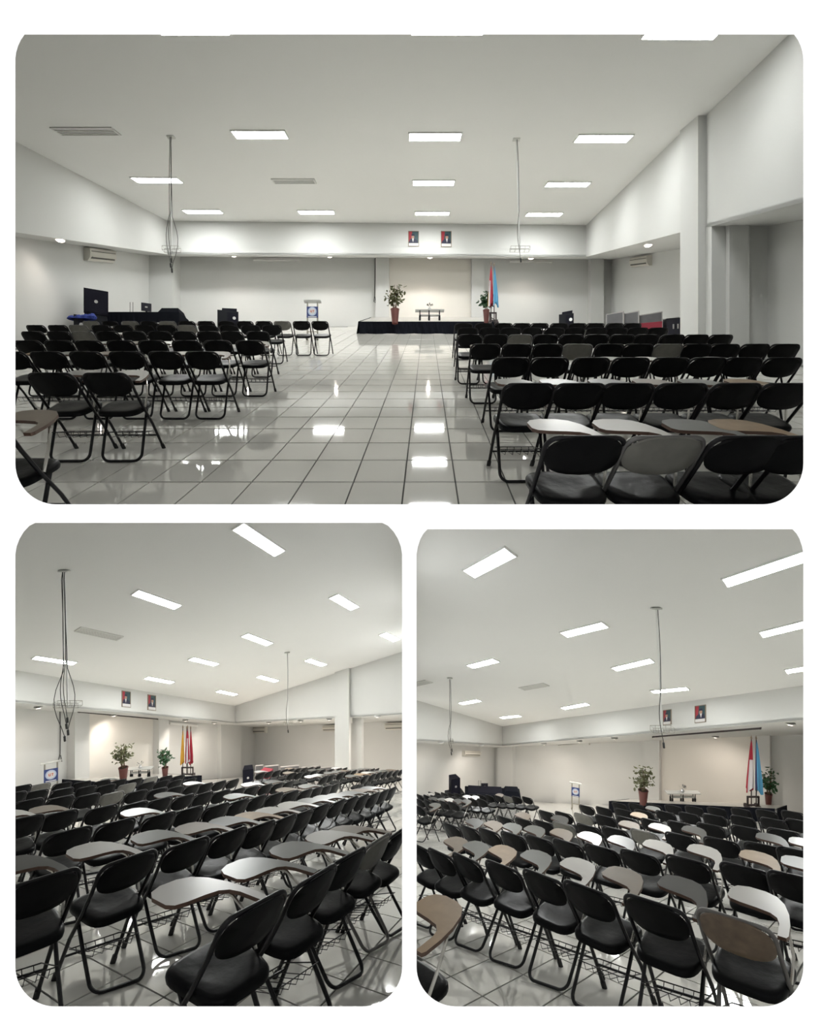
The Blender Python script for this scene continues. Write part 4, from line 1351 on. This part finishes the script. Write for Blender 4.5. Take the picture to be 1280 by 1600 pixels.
class Seating:
    def __init__(self, hall, facing_deg, tilt):
        self.hall = hall
        full = math.atan(hall.s)
        self.R = Matrix.Rotation(full * tilt, 3, 'X') @ Matrix.Rotation(math.radians(facing_deg - 90), 3, 'Z')
        nw = Vector((0, -hall.s, 1)).normalized()
        nl = self.R.transposed() @ nw
        res = lambda x, y: -(nl.x * x + nl.y * y) / nl.z
        self.near = chair_meshes(hall.key + 'n', res, True)
        self.far = chair_meshes(hall.key + 'f', res, False)

    def place(self, px, py, loc):
        h = self.hall
        v = self.R @ Vector(loc)
        dx, dz = (px - 640) / FOC, -(py - 800) / FOC
        Y = (-h.h + v.z - dz * v.y) / (dz - h.s)
        X = dx * (Y + v.y) - v.x
        return h.pt(X, Y, 0)

    def chair(self, px, py, loc, back, tab, label, group, lod_y=10.0, crop=False, yaw=0.0):
        pos = self.place(px, py, loc)
        ms = self.near if pos.y < lod_y else self.far
        Rm = self.R @ Matrix.Rotation(yaw, 3, 'Z')
        root = empty('folding_chair', pos, Rm)
        tag(root, label, 'chair', group)
        grey = back != 'black'
        parts = [('seat', ms['seat']), ('backrest', ms['backrest_' + back]),
                 ('front_leg_frame', ms['front_leg_frame_grey' if grey else 'front_leg_frame']),
                 ('rear_leg_frame', ms['rear_leg_frame_grey' if grey else 'rear_leg_frame'])]
        if pos.y < lod_y:
            parts += [('crossbar', ms['crossbar']), ('book_rack', ms['book_rack'])]
        if tab:
            parts += [('writing_tablet', ms['tablet_' + tab]), ('tablet_arm', ms['tablet_arm'])]
        mw = Matrix.Translation(pos) @ Rm.to_4x4()
        inv = mw.inverted()
        made = {}
        def part(nm, me, par):
            key = self.hall.key
            ext = [mw @ v.co for v in me.vertices]
            cut = []
            for co, no in self.hall.clips:
                if key == 'A' and not crop:
                    continue
                if any((p - Vector(co)).dot(Vector(no)) < 0 for p in ext):
                    cut.append((co, no))
            if cut:
                me = me.copy()
                for co, no in cut:
                    clip_mesh(me, inv @ Vector(co), (inv.to_3x3() @ Vector(no)).normalized())
                if len(me.vertices) < 4:
                    return None
            o_ = bpy.data.objects.new(nm, me)
            link(o_, par)
            return o_
        for nm, me in parts:
            if crop and nm == 'rear_leg_frame':
                for sx in (-1, 1):
                    half = me.copy()
                    clip_mesh(half, (sx * 0.03, 0, 0), (sx, 0, 0))
                    part('rear_leg', half, root)
                continue
            made[nm] = part(nm, me, root)
        if pos.y < lod_y and made.get('front_leg_frame'):
            part('rubber_foot', ms['rubber_foot'], made['front_leg_frame'])
            part('rubber_foot', ms['rubber_foot_r'], made['front_leg_frame'])
        return root


BACK_C = (0.0, -0.19, 0.655)
BACK_T = (0.0, -0.21, 0.757)
tabrnd = random.Random(21)


TABSHARE = [1.0, 0.9, 0.5, 0.25, 0.12]


def pick_tab():
    return tabrnd.choices(['t_white', 't_grey', 't_dark', 't_wood', 't_brown'], [15, 34, 22, 8, 21])[0]


def chair_rows(seat, rws, block_name, group, loc, row_word='nearest', special=None, tabs=True, crop_first=False, lod_y=10.0, yaws=None):
    """rws: rows from near to far; each a list of (px, py) or (px, py, back)"""
    special = special or {}
    for r, row in enumerate(rws):
        row = sorted(row, key=lambda c: c[0])
        for i, c in enumerate(row):
            back = c[2] if len(c) > 2 else 'black'
            tab = special.get((r, i), pick_tab() if tabrnd.random() < TABSHARE[min(r, 4)] else None)
            colour = {'black': 'black', 'greyback': 'grey-backed', 'brownback': 'worn brown-backed'}[back]
            rw = 'nearest' if r == 0 else ORD[r] + '-nearest'
            lb = f"{colour} folding chair{' with ' + TNAME[tab] + ' tablet' if tab else ''}, {ORD[i]} from left, {rw} row, {block_name}"
            yw = 0.0 if yaws is None else yaws(c[0])
            seat.chair(c[0], c[1], loc, back, tab, lb, group, crop=(crop_first and r == 0), lod_y=lod_y, yaw=yw)


jit = random.Random(5)


def jy(px):
    return jit.uniform(-0.05, 0.05)


def jb(px):
    return jit.uniform(-0.04, 0.04) + math.radians(-6 + 13 * px / 628)


def jc(px):
    return jit.uniform(-0.04, 0.04) + math.radians(-6 + 12 * (px - 650) / 600)


SA = Seating(A, 90, 1.0)
g, bk = 'greyback', 'black'


def row(y, xs, grey=(), dy=0.0):
    return [(x, y + dy * i, 'greyback' if x in grey else 'black') for i, x in enumerate(xs)]


A_R = [row(684, [918, 1043, 1176, 1266], (1043,)),
       row(600.5, [827, 907, 987, 1069, 1153, 1234]),
       row(560, [799, 862, 926, 989, 1051, 1109, 1166, 1228]),
       row(538.5, [760, 808, 857, 905, 954, 1000, 1046, 1092, 1136, 1182, 1230], (905, 1046)),
       row(523.6, [736, 775, 813, 854, 894, 934, 974, 1013, 1052, 1090, 1128], (813,)),
       row(512.5, [731, 766, 799, 834, 868, 900, 934, 966, 999, 1030]),
       row(505.5, [725, 757, 787, 816, 844, 875, 903, 932, 961, 990])]
chair_rows(SA, A_R, "upper picture's right block", 'folding chairs of the upper right block', BACK_T, crop_first=True,
           special={(0, 0): 't_white', (0, 1): 't_white', (0, 2): 't_dark', (0, 3): 't_wood', (1, 0): 't_grey', (1, 1): 't_grey', (1, 2): 't_dark', (1, 3): 't_brown', (1, 4): 't_grey', (1, 5): 't_wood'}, yaws=jy)
A_LF = [
        row(584, [75, 161]),
        row(550.5, [14, 70, 132, 194, 257, 315]),
        row(533, [42, 88, 137, 186, 235, 288, 339, 389]),
        row(518.6, [49, 89, 128, 166, 207, 247, 287, 324, 362, 402], (128,)),
        row(508.5, [54, 88, 121, 156, 190, 224, 258, 291, 324, 357, 390, 423], (121, 291)),
        row(502.3, [141, 171, 201, 231, 261, 291, 321, 352, 382, 412, 441, 470, 500], (141, 201, 261, 441))]
chair_rows(SA, A_LF, "upper picture's left block", 'folding chairs of the upper left block', BACK_T,
           special={(0, 0): 't_grey', (0, 1): 't_white', (1, 5): 't_brown', (2, 7): 't_brown'}, yaws=jy)

SA.chair(48, 652, (0.0, 0.28, 0.69), 'black', 't_brown', 'folding chair with brown tablet cut off by the left edge of the upper picture', 'folding chairs of the upper left block', crop=True)
SB = Seating(B, 144, 0.5)
B_R = [[(395, 1452), (488, 1400), (542, 1363), (586, 1336, g), (615, 1324)],
       [(69, 1401), (201, 1366), (292, 1339), (357, 1320), (405, 1307), (441, 1296), (469, 1286), (498, 1274), (525, 1266), (546, 1260), (564, 1256), (582, 1252), (597, 1247), (610, 1242)],
       [(109, 1317), (182, 1301), (249, 1289), (295, 1278), (338, 1272), (371, 1264), (400, 1257), (428, 1252), (453, 1248), (476, 1245), (493, 1241), (508, 1238), (521, 1235)],
       [(38, 1294), (95, 1284), (159, 1275), (209, 1268), (250, 1260), (286, 1255), (317, 1250), (345, 1246), (369, 1243), (391, 1239), (414, 1235), (432, 1233), (449, 1230)],
       [(46, 1262), (94, 1257), (137, 1253), (176, 1249, g), (214, 1246), (246, 1242), (273, 1239), (299, 1236), (320, 1233), (342, 1229), (363, 1226)],
       [(22, 1249), (58, 1245), (98, 1242), (135, 1238), (166, 1235), (199, 1233, g), (228, 1231), (252, 1228), (274, 1227), (296, 1224)],
       [(33, 1236), (64, 1233, g), (98, 1231), (129, 1229), (159, 1227), (185, 1226), (211, 1224), (236, 1221, g), (259, 1219), (279, 1218)]]
chair_rows(SB, B_R, "lower-left picture's main block", 'folding chairs of the lower-left main block', BACK_C,
           special={(0, 0): 't_white', (0, 1): 't_grey', (0, 2): 't_grey', (0, 3): 't_white', (0, 4): 't_brown', (1, 1): 't_white', (1, 2): 't_grey', (1, 3): 't_brown', (1, 4): 't_grey'}, yaws=jb)
B_F = [[(570, 1219), (582, 1216), (591, 1213), (600, 1212), (609, 1211), (618, 1209.5), (626, 1208)],
       [(506, 1220), (516, 1217.5), (532, 1213.5), (543, 1211), (552, 1209.5), (563, 1209), (572, 1208), (581, 1206.5), (588, 1206)],
       [(456, 1213.5), (467, 1213), (478, 1212), (490, 1209.5), (503, 1208), (516, 1207), (529, 1205.5), (538, 1204.5)],
       [(407, 1213.5), (420, 1211), (432, 1209.5), (444, 1207.5), (454, 1206.5), (465, 1205.5), (475, 1204.5), (485, 1203.5), (496, 1202.5)]]
chair_rows(SB, B_F, "lower-left picture's far block", 'folding chairs of the lower-left far block', BACK_C, yaws=jb)

SC = Seating(C, 44, 0.5)
C_R = [[(661, 1341), (691, 1351), (732, 1360), (787, 1373), (851, 1391), (921, 1413), (1023, 1438), (1148, 1466, 'brownback')],
       [(707, 1301), (736, 1306), (766, 1311), (802, 1317), (844, 1324), (888, 1331), (940, 1340), (999, 1350), (1074, 1361), (1164, 1375), (1241, 1390)],
       [(791, 1288), (820, 1291), (850, 1295), (881, 1298, g), (920, 1302), (961, 1307), (1008, 1312, g), (1064, 1318), (1126, 1326), (1192, 1335), (1247, 1345)],
       [(855, 1277), (881, 1279), (912, 1282, g), (946, 1285), (980, 1288), (1020, 1292), (1062, 1296), (1110, 1300), (1164, 1304), (1222, 1309)],
       [(917, 1267), (944, 1270), (973, 1273), (1006, 1275), (1040, 1277), (1077, 1280), (1115, 1283), (1160, 1286), (1208, 1290), (1248, 1292)],
       [(957, 1260), (968, 1262), (994, 1263), (1022, 1264.5), (1052, 1266), (1084, 1268), (1119, 1270), (1158, 1272), (1197, 1274.5), (1238, 1276.5)]]
C_R[5] = C_R[5][1:]
chair_rows(SC, C_R, "lower-right picture's main block", 'folding chairs of the lower-right main block', BACK_C,
           special={(0, 7): 't_white', (0, 6): 't_dark', (0, 5): 't_brown', (0, 4): 't_white', (0, 3): 't_grey', (0, 2): 't_wood', (0, 1): 't_grey', (0, 0): 't_brown', (1, 9): 't_wood', (1, 8): 't_white', (1, 7): 't_white'}, yaws=jc)
C_F = [[(656, 1268)],
       [(657, 1256), (670, 1257.5), (682, 1258), (695, 1259.5), (709, 1261)],
       [(657, 1247.5), (668, 1248.5), (679, 1249.3), (690, 1250), (701, 1251), (713, 1252), (725, 1253), (739, 1254.5), (754, 1255.5)],
       [(675, 1243), (685, 1243.5), (695, 1244), (705, 1244.7), (715, 1245.3), (727, 1246), (740, 1246.8), (753, 1247.7), (766, 1248.5), (780, 1249.3), (794, 1250, g), (808, 1250.8), (824, 1251.5)]]
chair_rows(SC, C_F, "lower-right picture's far block", 'folding chairs of the lower-right far block', BACK_C, yaws=jc)
SC.chair(682, 1421, (-0.02, 0.30, 0.69), 'black', 't_wood', 'folding chair with plywood tablet cut off by the left edge of the lower-right picture', 'folding chairs of the lower-right main block')
